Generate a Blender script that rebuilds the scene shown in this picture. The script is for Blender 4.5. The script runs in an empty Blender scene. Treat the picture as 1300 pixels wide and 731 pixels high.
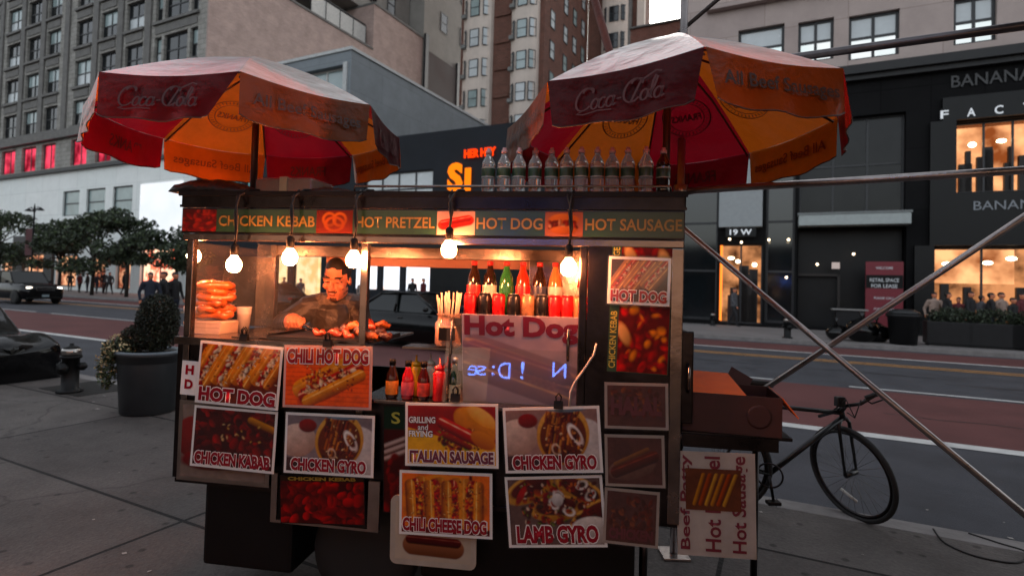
import bpy, bmesh, math, random
import numpy as np
from mathutils import Vector, Matrix, Euler

PI = math.pi
rnd = random.Random(7)
sc = bpy.context.scene
COL = sc.collection

# ------------------------------------------------------------------ camera
CAM_Z = 1.6
FPX, CXP, CYP = 690.0, 650.0, 344.0          # pixels of the 1300 px wide photograph
PITCH, ROLL = math.radians(1.5), math.radians(1.6)
_F = Vector((0, math.cos(PITCH), math.sin(PITCH)))
_U0 = Vector((0, -math.sin(PITCH), math.cos(PITCH)))
_R = math.cos(ROLL) * Vector((1, 0, 0)) + math.sin(ROLL) * _U0
_U = -math.sin(ROLL) * Vector((1, 0, 0)) + math.cos(ROLL) * _U0
CAM = Vector((0, 0, CAM_Z))
cam = bpy.data.cameras.new('camera')
cam.sensor_width = 36
cam.lens = 36 * FPX / 1300
cam.shift_y = -(365.5 - CYP) / 1300
cam.clip_start = 0.05
cam.clip_end = 1500
cam.dof.use_dof = True
cam.dof.focus_distance = 2.75
cam.dof.aperture_fstop = 2.0
camo = bpy.data.objects.new('camera', cam)
m = Matrix((_R, _U, -_F)).transposed().to_4x4()
m.translation = CAM
camo.matrix_world = m
COL.objects.link(camo)
sc.camera = camo

# ------------------------------------------------------------------ light
sc.view_settings.view_transform = 'Standard'
sc.view_settings.look = 'None'
sc.view_settings.exposure = 1.65
sc.view_settings.gamma = 1
SUN_EL, SUN_ROT = math.radians(14), math.radians(20)
w = bpy.data.worlds.new('World')
sc.world = w
w.use_nodes = True
nt = w.node_tree
bg = nt.nodes['Background']
sky = nt.nodes.new('ShaderNodeTexSky')
sky.sky_type = 'NISHITA'
sky.sun_disc = False
sky.sun_elevation = SUN_EL
sky.sun_rotation = SUN_ROT
sky.air_density = 1.0
sky.dust_density = 4.0
sky.ozone_density = 1.0
hs = nt.nodes.new('ShaderNodeHueSaturation')
hs.inputs['Saturation'].default_value = 0.3
nt.links.new(sky.outputs[0], hs.inputs['Color'])
nt.links.new(hs.outputs[0], bg.inputs['Color'])
bg.inputs['Strength'].default_value = 0.15
sl = bpy.data.lights.new('sun', 'SUN')
sl.energy = 0.6
sl.angle = math.radians(25)
sl.color = (1.0, 0.9, 0.82)
so = bpy.data.objects.new('sun', sl)
sd = Vector((math.sin(SUN_ROT) * math.cos(SUN_EL), math.cos(SUN_ROT) * math.cos(SUN_EL), math.sin(SUN_EL)))
so.rotation_euler = (-sd).to_track_quat('-Z', 'Y').to_euler()
COL.objects.link(so)
cy = sc.cycles
cy.max_bounces = 8
cy.diffuse_bounces = 3
cy.glossy_bounces = 4
cy.transmission_bounces = 6
cy.transparent_max_bounces = 16
cy.caustics_reflective = False
cy.caustics_refractive = False
cy.sample_clamp_indirect = 3.0
cy.use_denoising = True

# ------------------------------------------------------------------ coordinates
def ray(px, py):
    return _F + _R * ((px - CXP) / FPX) - _U * ((py - CYP) / FPX)
def at(px, py, Y):
    d = ray(px, py)
    return CAM + d * (Y / d.y)
YAW = math.atan2(-0.442, 0.897)              # the street runs along this heading
SA = Vector((math.cos(YAW), math.sin(YAW), 0))
SN = Vector((-math.sin(YAW), math.cos(YAW), 0))
def S(a, D, z=0.0):                          # a along the street, D across it
    return SA * a + SN * D + Vector((0, 0, z))
def onD(px, py, D):
    d = ray(px, py)
    return CAM + d * (D / d.dot(SN))
def aD(px, D, py=380):                       # street coordinate a of a pixel column at distance D
    return onD(px, py, D).dot(SA)
def ground(px, py, z=0.0):
    d = ray(px, py)
    return CAM + d * ((z - CAM_Z) / d.z)
CYAW = -math.radians(8.74)                   # the cart's heading
CU = Vector((math.cos(CYAW), math.sin(CYAW), 0))
CV = Vector((-math.sin(CYAW), math.cos(CYAW), 0))
CO = Vector((-1.65, 2.718, 0))
CL, CD = 2.42, 0.78
def K(u, v, wz=0.0):                         # cart coordinates: along the front, inwards, up
    return CO + CU * u + CV * v + Vector((0, 0, wz))
def onV(px, py, v=0.0):                      # -> (u, w) on the cart plane at depth v
    d = ray(px, py)
    t = ((CO + CV * v) - CAM).dot(CV) / d.dot(CV)
    p = CAM + d * t
    return (p - CO).dot(CU), p.z

# ------------------------------------------------------------------ colour and materials
def lin(h):
    h = h.lstrip('#')
    c = [int(h[i:i + 2], 16) / 255 for i in (0, 2, 4)]
    return tuple(x / 12.92 if x <= .04045 else ((x + .055) / 1.055) ** 2.4 for x in c)
MATS = {}
def nn_(t, typ, **kw):
    n = t.nodes.new(typ)
    for k, v in kw.items():
        if k in n.inputs:
            n.inputs[k].default_value = v
        else:
            setattr(n, k, v)
    return n
def M(name, col, rough=.5, metal=0., var=.18, scale=6., bump=0., bscale=None, spec=.5, coat=0., rvar=.12, stretch=None):
    if name in MATS:
        return MATS[name]
    c = lin(col) if isinstance(col, str) else col
    m = bpy.data.materials.new(name)
    m.use_nodes = True
    t = m.node_tree
    b = t.nodes['Principled BSDF']
    b.inputs['Metallic'].default_value = metal
    b.inputs['Specular IOR Level'].default_value = spec
    b.inputs['Coat Weight'].default_value = coat
    b.inputs['Coat Roughness'].default_value = .15
    tc = nn_(t, 'ShaderNodeTexCoord')
    vec = tc.outputs['Object']
    if stretch:
        mp = nn_(t, 'ShaderNodeMapping')
        mp.inputs['Scale'].default_value = stretch
        t.links.new(vec, mp.inputs['Vector'])
        vec = mp.outputs[0]
    n = nn_(t, 'ShaderNodeTexNoise', Scale=scale, Detail=6., Roughness=.62)
    t.links.new(vec, n.inputs['Vector'])
    r = nn_(t, 'ShaderNodeValToRGB')
    r.color_ramp.elements[0].position = .3
    r.color_ramp.elements[1].position = .72
    r.color_ramp.elements[0].color = (*[x * (1 - var) for x in c], 1)
    r.color_ramp.elements[1].color = (*[min(1, x * (1 + var)) for x in c], 1)
    t.links.new(n.outputs['Fac'], r.inputs['Fac'])
    t.links.new(r.outputs[0], b.inputs['Base Color'])
    mr = nn_(t, 'ShaderNodeMapRange')
    mr.inputs['To Min'].default_value = max(0, rough - rvar)
    mr.inputs['To Max'].default_value = min(1, rough + rvar)
    t.links.new(n.outputs['Fac'], mr.inputs['Value'])
    t.links.new(mr.outputs[0], b.inputs['Roughness'])
    if bump:
        n2 = nn_(t, 'ShaderNodeTexNoise', Scale=bscale or scale * 6, Detail=4.)
        t.links.new(vec, n2.inputs['Vector'])
        bp = nn_(t, 'ShaderNodeBump', Strength=bump, Distance=.02)
        t.links.new(n2.outputs['Fac'], bp.inputs['Height'])
        t.links.new(bp.outputs[0], b.inputs['Normal'])
    MATS[name] = m
    return m
def Mbrick(name, c1, c2, mortar, bw, bh, ms=.012, rough=.85, bump=.4, offset=.5, var=.25, flat=False, spots=False, shift=(0, 0, 0), rot=0, specular=.3):
    """courses of brick, stone or paving slabs in object space"""
    if name in MATS:
        return MATS[name]
    m = bpy.data.materials.new(name)
    m.use_nodes = True
    t = m.node_tree
    b = t.nodes['Principled BSDF']
    b.inputs['Roughness'].default_value = rough
    b.inputs['Specular IOR Level'].default_value = specular
    tc = nn_(t, 'ShaderNodeTexCoord')
    sp = nn_(t, 'ShaderNodeSeparateXYZ')
    t.links.new(tc.outputs['Object'], sp.inputs[0])
    cb = nn_(t, 'ShaderNodeCombineXYZ')
    if flat:
        t.links.new(sp.outputs[0], cb.inputs[0]); t.links.new(sp.outputs[1], cb.inputs[1])
    else:
        ad = nn_(t, 'ShaderNodeMath', operation='ADD')
        t.links.new(sp.outputs[0], ad.inputs[0]); t.links.new(sp.outputs[1], ad.inputs[1])
        t.links.new(ad.outputs[0], cb.inputs[0]); t.links.new(sp.outputs[2], cb.inputs[1])
    mp = nn_(t, 'ShaderNodeMapping')
    mp.inputs['Location'].default_value = shift
    t.links.new(cb.outputs[0], mp.inputs[0])
    br = nn_(t, 'ShaderNodeTexBrick')
    br.offset = offset
    br.inputs['Scale'].default_value = 1
    br.inputs['Brick Width'].default_value = bw
    br.inputs['Row Height'].default_value = bh
    br.inputs['Mortar Size'].default_value = ms
    br.inputs['Mortar Smooth'].default_value = .3
    br.inputs['Bias'].default_value = 0
    br.inputs['Color1'].default_value = (*lin(c1), 1)
    br.inputs['Color2'].default_value = (*lin(c2), 1)
    br.inputs['Mortar'].default_value = (*lin(mortar), 1)
    t.links.new(mp.outputs[0], br.inputs['Vector'])
    n = nn_(t, 'ShaderNodeTexNoise', Scale=.9, Detail=8., Roughness=.7)
    t.links.new(tc.outputs['Object'], n.inputs['Vector'])
    mr = nn_(t, 'ShaderNodeMapRange')
    mr.inputs['From Min'].default_value = .3; mr.inputs['From Max'].default_value = .7
    mr.inputs['To Min'].default_value = 1 - var; mr.inputs['To Max'].default_value = 1 + var
    t.links.new(n.outputs['Fac'], mr.inputs['Value'])
    mx = nn_(t, 'ShaderNodeVectorMath', operation='SCALE')
    t.links.new(br.outputs['Color'], mx.inputs[0]); t.links.new(mr.outputs[0], mx.inputs['Scale'])
    t.links.new(mx.outputs[0], b.inputs['Base Color'])
    if spots:                                   # trodden gum, grit and broad dirty stains
        vo = nn_(t, 'ShaderNodeTexVoronoi', Scale=2.6)
        vo.voronoi_dimensions = '2D'
        t.links.new(tc.outputs['Object'], vo.inputs['Vector'])
        sr = nn_(t, 'ShaderNodeMapRange')
        sr.inputs['From Min'].default_value = .035; sr.inputs['From Max'].default_value = .075
        sr.inputs['To Min'].default_value = .45; sr.inputs['To Max'].default_value = 1.
        t.links.new(vo.outputs['Distance'], sr.inputs['Value'])
        ng = nn_(t, 'ShaderNodeTexNoise', Scale=38., Detail=3., Roughness=.8)
        t.links.new(tc.outputs['Object'], ng.inputs['Vector'])
        gr = nn_(t, 'ShaderNodeMapRange')
        gr.inputs['From Min'].default_value = .25; gr.inputs['From Max'].default_value = .75
        gr.inputs['To Min'].default_value = .72; gr.inputs['To Max'].default_value = 1.25
        t.links.new(ng.outputs['Fac'], gr.inputs['Value'])
        mu = nn_(t, 'ShaderNodeMath', operation='MULTIPLY')
        t.links.new(sr.outputs[0], mu.inputs[0]); t.links.new(gr.outputs[0], mu.inputs[1])
        dn = nn_(t, 'ShaderNodeTexNoise', Scale=1.4, Detail=5.)
        t.links.new(tc.outputs['Object'], dn.inputs['Vector'])
        dv = nn_(t, 'ShaderNodeMix', data_type='VECTOR')
        dv.inputs[0].default_value = .35
        t.links.new(tc.outputs['Object'], dv.inputs[4]); t.links.new(dn.outputs['Color'], dv.inputs[5])
        ce = nn_(t, 'ShaderNodeTexVoronoi', Scale=.42)
        ce.voronoi_dimensions = '2D'; ce.feature = 'DISTANCE_TO_EDGE'
        t.links.new(dv.outputs[1], ce.inputs['Vector'])
        cr = nn_(t, 'ShaderNodeMapRange')
        cr.inputs['From Min'].default_value = .0; cr.inputs['From Max'].default_value = .006
        cr.inputs['To Min'].default_value = .6; cr.inputs['To Max'].default_value = 1.
        t.links.new(ce.outputs['Distance'], cr.inputs['Value'])
        m0 = nn_(t, 'ShaderNodeMath', operation='MULTIPLY')
        t.links.new(mu.outputs[0], m0.inputs[0]); t.links.new(cr.outputs[0], m0.inputs[1])
        mu = m0
        m3 = nn_(t, 'ShaderNodeVectorMath', operation='SCALE')
        t.links.new(mx.outputs[0], m3.inputs[0]); t.links.new(mu.outputs[0], m3.inputs['Scale'])
        t.links.new(m3.outputs[0], b.inputs['Base Color'])
    n2 = nn_(t, 'ShaderNodeTexNoise', Scale=40., Detail=4.)
    t.links.new(tc.outputs['Object'], n2.inputs['Vector'])
    s2 = nn_(t, 'ShaderNodeMath', operation='MULTIPLY_ADD')
    s2.inputs[1].default_value = -1.0
    t.links.new(br.outputs['Fac'], s2.inputs[0]); t.links.new(n2.outputs['Fac'], s2.inputs[2])
    bp = nn_(t, 'ShaderNodeBump', Strength=bump, Distance=.02)
    t.links.new(s2.outputs[0], bp.inputs['Height'])
    t.links.new(bp.outputs[0], b.inputs['Normal'])
    MATS[name] = m
    return m
def Memit(name, col, strength, col2=None, scale=1.2, contrast=(.4, .6)):
    """something that gives off light: lamps, lit windows, backlit signs"""
    if name in MATS:
        return MATS[name]
    m = bpy.data.materials.new(name)
    m.use_nodes = True
    t = m.node_tree
    t.nodes.remove(t.nodes['Principled BSDF'])
    e = nn_(t, 'ShaderNodeEmission', Strength=strength * .5)
    e.inputs['Color'].default_value = (*lin(col), 1)
    if col2:
        tc = nn_(t, 'ShaderNodeTexCoord')
        n = nn_(t, 'ShaderNodeTexVoronoi', Scale=scale)
        n.feature = 'F1'
        nz = nn_(t, 'ShaderNodeTexNoise', Scale=scale * 1.7, Detail=4.)
        t.links.new(tc.outputs['Object'], n.inputs['Vector'])
        t.links.new(tc.outputs['Object'], nz.inputs['Vector'])
        r = nn_(t, 'ShaderNodeValToRGB')
        r.color_ramp.elements[0].position, r.color_ramp.elements[1].position = contrast
        r.color_ramp.elements[0].color = (*lin(col), 1)
        r.color_ramp.elements[1].color = (*lin(col2), 1)
        t.links.new(nz.outputs['Fac'], r.inputs['Fac'])
        t.links.new(r.outputs[0], e.inputs['Color'])
    t.links.new(e.outputs[0], t.nodes['Material Output'].inputs['Surface'])
    MATS[name] = m
    return m
def Mclear(name, tint, alpha=.2, rough=.05, body=None):
    """thin clear glass or plastic: mostly see-through, a sharp reflection on top"""
    if name in MATS:
        return MATS[name]
    m = bpy.data.materials.new(name)
    m.use_nodes = True
    t = m.node_tree
    b = t.nodes['Principled BSDF']
    b.inputs['Base Color'].default_value = (*(body or (.5, .5, .5)), 1)
    b.inputs['Roughness'].default_value = rough
    tr = nn_(t, 'ShaderNodeBsdfTransparent')
    tr.inputs['Color'].default_value = (*tint, 1)
    lw = nn_(t, 'ShaderNodeLayerWeight', Blend=.25)
    mr = nn_(t, 'ShaderNodeMapRange')
    mr.inputs['To Min'].default_value = alpha
    mr.inputs['To Max'].default_value = min(.95, alpha * 2.2)
    t.links.new(lw.outputs['Facing'], mr.inputs['Value'])
    mx = nn_(t, 'ShaderNodeMixShader')
    t.links.new(mr.outputs[0], mx.inputs[0])
    t.links.new(tr.outputs[0], mx.inputs[1])
    t.links.new(b.outputs[0], mx.inputs[2])
    lf = nn_(t, 'ShaderNodeLayerWeight', Blend=.5)
    pw = nn_(t, 'ShaderNodeMath', operation='POWER')
    pw.inputs[1].default_value = 5.
    t.links.new(lf.outputs['Facing'], pw.inputs[0])
    fr = nn_(t, 'ShaderNodeMath', operation='MULTIPLY_ADD')
    fr.inputs[1].default_value = .9; fr.inputs[2].default_value = .055
    t.links.new(pw.outputs[0], fr.inputs[0])
    gl = nn_(t, 'ShaderNodeBsdfGlossy', Roughness=max(.0, rough - .03))
    m2 = nn_(t, 'ShaderNodeMixShader')
    t.links.new(fr.outputs[0], m2.inputs[0])
    t.links.new(mx.outputs[0], m2.inputs[1])
    t.links.new(gl.outputs[0], m2.inputs[2])
    t.links.new(m2.outputs[0], t.nodes['Material Output'].inputs['Surface'])
    MATS[name] = m
    return m
def Mwater(name, tint):
    """a filled clear bottle: refracts what stands behind it"""
    if name in MATS:
        return MATS[name]
    m = bpy.data.materials.new(name)
    m.use_nodes = True
    b = m.node_tree.nodes['Principled BSDF']
    b.inputs['Base Color'].default_value = (*tint, 1)
    b.inputs['Roughness'].default_value = .03
    b.inputs['Transmission Weight'].default_value = .78
    b.inputs['IOR'].default_value = 1.34
    MATS[name] = m
    return m
def Mfabric(name, inside, outside, gloss=.3, rough=.3, through=None, mixf=.45):
    """vinyl umbrella cloth: a colour set for each face, light shining through"""
    if name in MATS:
        return MATS[name]
    m = bpy.data.materials.new(name)
    m.use_nodes = True
    t = m.node_tree
    b = t.nodes['Principled BSDF']
    ge = nn_(t, 'ShaderNodeNewGeometry')
    tc = nn_(t, 'ShaderNodeTexCoord')
    n = nn_(t, 'ShaderNodeTexNoise', Scale=7., Detail=7., Roughness=.7)
    t.links.new(tc.outputs['Object'], n.inputs['Vector'])
    mx = nn_(t, 'ShaderNodeMix', data_type='RGBA')
    mx.inputs[6].default_value = (*lin(outside), 1)
    mx.inputs[7].default_value = (*lin(inside), 1)
    t.links.new(ge.outputs['Backfacing'], mx.inputs[0])
    mr = nn_(t, 'ShaderNodeMapRange')
    mr.inputs['From Min'].default_value = .3; mr.inputs['From Max'].default_value = .7
    mr.inputs['To Min'].default_value = .72; mr.inputs['To Max'].default_value = 1.12
    t.links.new(n.outputs['Fac'], mr.inputs['Value'])
    sc_ = nn_(t, 'ShaderNodeVectorMath', operation='SCALE')
    t.links.new(mx.outputs[2], sc_.inputs[0]); t.links.new(mr.outputs[0], sc_.inputs['Scale'])
    t.links.new(sc_.outputs[0], b.inputs['Base Color'])
    b.inputs['Roughness'].default_value = rough
    b.inputs['Specular IOR Level'].default_value = gloss
    n2 = nn_(t, 'ShaderNodeTexNoise', Scale=9., Detail=3.)
    t.links.new(tc.outputs['Object'], n2.inputs['Vector'])
    bp = nn_(t, 'ShaderNodeBump', Strength=.5, Distance=.02)
    t.links.new(n2.outputs['Fac'], bp.inputs['Height'])
    t.links.new(bp.outputs[0], b.inputs['Normal'])
    tl = nn_(t, 'ShaderNodeBsdfTranslucent')
    tl.inputs['Color'].default_value = (*lin(through or inside), 1)
    ms = nn_(t, 'ShaderNodeMixShader')
    ms.inputs[0].default_value = mixf
    t.links.new(b.outputs[0], ms.inputs[1]); t.links.new(tl.outputs[0], ms.inputs[2])
    t.links.new(ms.outputs[0], t.nodes['Material Output'].inputs['Surface'])
    MATS[name] = m
    return m
def Mvert(name='printed_picture', rough=.5, coat=0.):
    if name in MATS:
        return MATS[name]
    m = bpy.data.materials.new(name)
    m.use_nodes = True
    t = m.node_tree
    b = t.nodes['Principled BSDF']
    a = nn_(t, 'ShaderNodeVertexColor')
    a.layer_name = 'Ink'
    t.links.new(a.outputs['Color'], b.inputs['Base Color'])
    b.inputs['Roughness'].default_value = rough
    b.inputs['Specular IOR Level'].default_value = .15
    tc = nn_(t, 'ShaderNodeTexCoord')
    n2 = nn_(t, 'ShaderNodeTexNoise', Scale=5., Detail=2.)
    t.links.new(tc.outputs['Object'], n2.inputs['Vector'])
    bp = nn_(t, 'ShaderNodeBump', Strength=.25, Distance=.03)
    t.links.new(n2.outputs['Fac'], bp.inputs['Height'])
    t.links.new(bp.outputs[0], b.inputs['Normal'])
    MATS[name] = m
    return m

# ------------------------------------------------------------------ mesh helpers
class MB:
    def __init__(self, *mats):
        self.bm = bmesh.new()
        self.mats = list(mats)
        self.mi = 0
        self.X = Matrix()
    def use(self, mat):
        if mat not in self.mats:
            self.mats.append(mat)
        self.mi = self.mats.index(mat)
        return self
    def _done(self, vs, smooth=False, X=None):
        X = self.X @ X if X is not None else self.X
        fs = set()
        for v in vs:
            v.co = X @ v.co
            fs.update(v.link_faces)
        for f in fs:
            f.material_index = self.mi
            f.smooth = smooth
        return self
    def box(self, x0, x1, y0, y1, z0, z1, bev=0., X=None):
        r = bmesh.ops.create_cube(self.bm, size=1)
        vs = r['verts']
        for v in vs:
            v.co = Vector(((x0 + x1) / 2 + v.co.x * (x1 - x0), (y0 + y1) / 2 + v.co.y * (y1 - y0), (z0 + z1) / 2 + v.co.z * (z1 - z0)))
        if bev:
            es = list({e for v in vs for e in v.link_edges})
            r = bmesh.ops.bevel(self.bm, geom=es, offset=bev, segments=2, affect='EDGES', profile=.6)
            vs = list({v for f in r['faces'] for v in f.verts} | {v for v in vs if v.is_valid})
        return self._done(vs, False, X)
    def quad(self, *pts):
        vs = [self.bm.verts.new(p) for p in pts]
        f = self.bm.faces.new(vs)
        return self._done(vs)
    def prism(self, pts, axis, d0, d1, smooth=False):
        """closed outline (2D) extruded along axis 'x','y' or 'z'"""
        def mk(p, d):
            return {'x': (d, p[0], p[1]), 'y': (p[0], d, p[1]), 'z': (p[0], p[1], d)}[axis]
        a = [self.bm.verts.new(mk(p, d0)) for p in pts]
        b = [self.bm.verts.new(mk(p, d1)) for p in pts]
        n = len(pts)
        self.bm.faces.new(a)
        self.bm.faces.new(b[::-1])
        for i in range(n):
            self.bm.faces.new((a[i], b[i], b[(i + 1) % n], a[(i + 1) % n]))
        return self._done(a + b, smooth)
    def tube(self, pts, r, n=8, cap=True, closed=False, smooth=True):
        pts = [Vector(p) for p in pts]
        rs = r if isinstance(r, (list, tuple)) else [r] * len(pts)
        rings = []
        up = None
        N = len(pts)
        for i, p in enumerate(pts):
            if closed:
                t = pts[(i + 1) % N] - pts[i - 1]
            else:
                t = pts[min(i + 1, N - 1)] - pts[max(i - 1, 0)]
            t.normalize()
            if up is None:
                up = Vector((0, 0, 1)) if abs(t.z) < .9 else Vector((1, 0, 0))
            s = t.cross(up)
            if s.length < 1e-5:
                s = t.cross(Vector((1, .3, .2)))
            s.normalize()
            up = s.cross(t).normalized()
            rings.append([self.bm.verts.new(p + (s * math.cos(2 * PI * k / n) + up * math.sin(2 * PI * k / n)) * rs[i]) for k in range(n)])
        for i in range(N if closed else N - 1):
            A, B = rings[i], rings[(i + 1) % N]
            for k in range(n):
                self.bm.faces.new((A[k], A[(k + 1) % n], B[(k + 1) % n], B[k]))
        if cap and not closed:
            self.bm.faces.new(rings[0][::-1])
            self.bm.faces.new(rings[-1])
        return self._done([v for R_ in rings for v in R_], smooth)
    def lathe(self, prof, n=20, c=(0, 0, 0), smooth=True, X=None, cap=True):
        rings = []
        for (r, z) in prof:
            rings.append([self.bm.verts.new((c[0] + max(r, 1e-4) * math.cos(2 * PI * k / n), c[1] + max(r, 1e-4) * math.sin(2 * PI * k / n), c[2] + z)) for k in range(n)])
        for A, B in zip(rings, rings[1:]):
            for k in range(n):
                self.bm.faces.new((A[k], A[(k + 1) % n], B[(k + 1) % n], B[k]))
        if cap:
            self.bm.faces.new(rings[0][::-1])
            self.bm.faces.new(rings[-1])
        return self._done([v for R_ in rings for v in R_], smooth, X)
    def ball(self, c, r, seg=16, X=None, jit=0.):
        r_ = r if isinstance(r, (list, tuple)) else (r, r, r)
        o = bmesh.ops.create_uvsphere(self.bm, u_segments=seg, v_segments=max(6, seg * 2 // 3), radius=1)
        for v in o['verts']:
            k = 1 + (rnd.random() - .5) * jit
            v.co = Vector((v.co.x * r_[0] * k, v.co.y * r_[1] * k, v.co.z * r_[2] * k))
        if X is not None:
            for v in o['verts']:
                v.co = X @ v.co
        for v in o['verts']:
            v.co += Vector(c)
        return self._done(o['verts'], True)
    def wall(self, x0, x1, z0, z1, holes, y0, y1):
        """an upright wall between y0 and y1 with real rectangular openings (x0,x1,z0,z1)"""
        zs = sorted({z0, z1, *[min(max(h[k], z0), z1) for h in holes for k in (2, 3)]})
        for a, b in zip(zs, zs[1:]):
            if b - a < 1e-4:
                continue
            zc = (a + b) / 2
            hs_ = sorted((h[0], h[1]) for h in holes if h[2] < zc < h[3])
            x = x0
            for (h0, h1) in hs_:
                if h0 > x:
                    self.box(x, h0, y0, y1, a, b)
                x = max(x, h1)
            if x < x1:
                self.box(x, x1, y0, y1, a, b)
        return self
    def build(self, name, parent=None, loc=None, rz=0., smooth_angle=None):
        me = bpy.data.meshes.new(name)
        bmesh.ops.recalc_face_normals(self.bm, faces=self.bm.faces[:]) if getattr(self, 'recalc', True) else None
        self.bm.to_mesh(me)
        self.bm.free()
        for mm in self.mats:
            me.materials.append(mm)
        return link(name, me, parent, loc, rz)
def link(name, me, parent=None, loc=None, rz=0.):
    o = bpy.data.objects.new(name, me)
    COL.objects.link(o)
    if parent:
        o.parent = parent
    if loc is not None:
        o.location = loc
    if rz:
        o.rotation_euler = (0, 0, rz)
    return o
def tag(o, label=None, cat=None, group=None, kind=None):
    if label: o['label'] = label
    if cat: o['category'] = cat
    if group: o['group'] = group
    if kind: o['kind'] = kind
    return o
def thing(name, label, cat, loc=(0, 0, 0), rz=0., group=None):
    o = link(name, None, None, loc, rz)
    o.empty_display_size = .1
    return tag(o, label, cat, group)
KIDS = {}
def dup(o, loc=None, rz=None, label=None, group=None, parent=None):
    c = o.copy()
    COL.objects.link(c)
    c.parent = parent
    if loc is not None: c.location = loc
    if rz is not None: c.rotation_euler = (0, 0, rz)
    if label: c['label'] = label
    if group: c['group'] = group
    for ch in [x for x in list(o.children)]:
        dup(ch, parent=c)
    return c
def text_mesh(body, wd, ht, bold=0., shear=0., space=1.0, align='C', thick=0.):
    """letters as a mesh, fitted into a wd x ht box centred on the origin, lying in the xy plane"""
    cu = bpy.data.curves.new('lettering', 'FONT')
    cu.body = body
    cu.size = 1
    cu.offset = bold
    cu.shear = shear
    cu.space_character = space
    cu.resolution_u = 3
    cu.extrude = thick
    o = bpy.data.objects.new('lettering', cu)
    me = bpy.data.meshes.new_from_object(o)
    bpy.data.objects.remove(o)
    n = len(me.vertices)
    co = np.empty(n * 3)
    me.vertices.foreach_get('co', co)
    co = co.reshape(-1, 3)
    lo, hi = co.min(0), co.max(0)
    s = (hi - lo)
    co[:, 0] = (co[:, 0] - (lo[0] + hi[0]) / 2) * (wd / max(s[0], 1e-6))
    co[:, 1] = (co[:, 1] - (lo[1] + hi[1]) / 2) * (ht / max(s[1], 1e-6))
    me.vertices.foreach_set('co', co.ravel())
    me.materials.clear()
    return me
def mesh_into(mb, me, X):
    """append a mesh to a builder with the current material"""
    n0 = len(mb.bm.verts)
    f0 = len(mb.bm.faces)
    mb.bm.from_mesh(me)
    mb.bm.verts.ensure_lookup_table()
    mb.bm.faces.ensure_lookup_table()
    for v in mb.bm.verts[n0:]:
        v.co = mb.X @ (X @ v.co)
    for f in mb.bm.faces[f0:]:
        f.material_index = mb.mi
    bpy.data.meshes.remove(me)
    return mb
UPRIGHT = Matrix(((1, 0, 0, 0), (0, 0, -1, 0), (0, 1, 0, 0), (0, 0, 0, 1)))   # letters in xy -> standing, read from -y
def sign_text(mb, mat, body, cx_, cz, wd, ht, y, bold=.0, shear=0., space=1., thick=0., rot=0.):
    mb.use(mat)
    X = Matrix.Translation((cx_, y, cz)) @ UPRIGHT @ Matrix.Rotation(rot, 4, 'Z')
    return mesh_into(mb, text_mesh(body, wd, ht, bold, shear, space, thick=thick), X)

# ================================================================== GROUND
asphalt = M('asphalt', '#47484d', .82, var=.3, scale=1.3, bump=.5, bscale=120, spec=.35)
redlane = M('red_bus_lane', '#67403e', .85, var=.22, scale=.9, bump=.4, bscale=120, spec=.3)
white_paint = M('white_road_paint', '#c9c9c6', .7, var=.2, scale=5)
yellow_paint = M('yellow_road_paint', '#c08a4c', .7, var=.25, scale=5)
paving = Mbrick('concrete_paving', '#504b49', '#605b58', '#1a1818', 3.19, 1.5, .016, .75, .4, 0, .42, flat=True, spots=True, shift=(3.48, -2.3 + 1.5, 0))
far_paving = M('far_paving', '#7d7876', .85, var=.2, scale=.7)
kerb_stone = M('kerb_granite', '#7c7876', .8, var=.25, scale=4, bump=.3)
ZR = -0.13
def street_sheet(name, a0, a1, D0, D1, z, mat):
    mb = MB(mat)
    mb.quad((a0, D0, z), (a1, D0, z), (a1, D1, z), (a0, D1, z))
    return tag(mb.build(name, rz=YAW), kind='structure')
street_sheet('ground', -420, 300, -120, 420, ZR - .03, asphalt)
street_sheet('road', -420, 200, 4.8, 20.95, ZR, asphalt)
street_sheet('bus_lane', -420, 200, 8.05, 11.85, ZR + .004, redlane)
street_sheet('bus_lane_far', -420, 200, 18.2, 20.5, ZR + .004, redlane)
for (nm, D, wd, mt) in (('lane_line', 7.93, .24, white_paint), ('lane_line_dashed', 12.0, .12, white_paint), ('centre_line', 16.1, .14, yellow_paint), ('centre_line_second', 16.42, .14, yellow_paint), ('lane_line_far', 18.0, .2, white_paint)):
    mb = MB(mt)
    if 'dashed' in nm:
        x = -150
        while x < 100:
            mb.quad((x, D, ZR + .008), (x + 6, D, ZR + .008), (x + 6, D + wd, ZR + .008), (x, D + wd, ZR + .008)); x += 7.2
    else:
        mb.quad((-420, D, ZR + .008), (200, D, ZR + .008), (200, D + wd, ZR + .008), (-420, D + wd, ZR + .008))
    tag(mb.build('road_marking', rz=YAW), kind='structure')
mb = MB(asphalt)                                   # tar seams and patches across the road
tar = M('tar_seam', '#222225', .6, var=.2)
mb = MB(tar)
for (a, D, l) in ((-14, 9.2, 5.5), (-6, 10.4, 4), (1.4, 9.6, 3.2), (-20, 10.8, 7), (3, 13.6, 6), (-5, 14.4, 8), (4.2, 6.4, 2.5)):
    pts = [(a + l * k / 10, D + .05 * math.sin(k * 1.7 + a)) for k in range(11)]
    for p, q in zip(pts, pts[1:]):
        mb.quad((p[0], p[1], ZR + .0065), (q[0], q[1], ZR + .0065), (q[0], q[1] + .035, ZR + .0065), (p[0], p[1] + .035, ZR + .0065))
tag(mb.build('road_seam', rz=YAW), kind='structure')
mb = MB(paving)
mb.box(-420, 200, -30, 4.58, -.3, 0)
tag(mb.build('sidewalk', rz=YAW), kind='structure')
mb = MB(kerb_stone)
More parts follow.
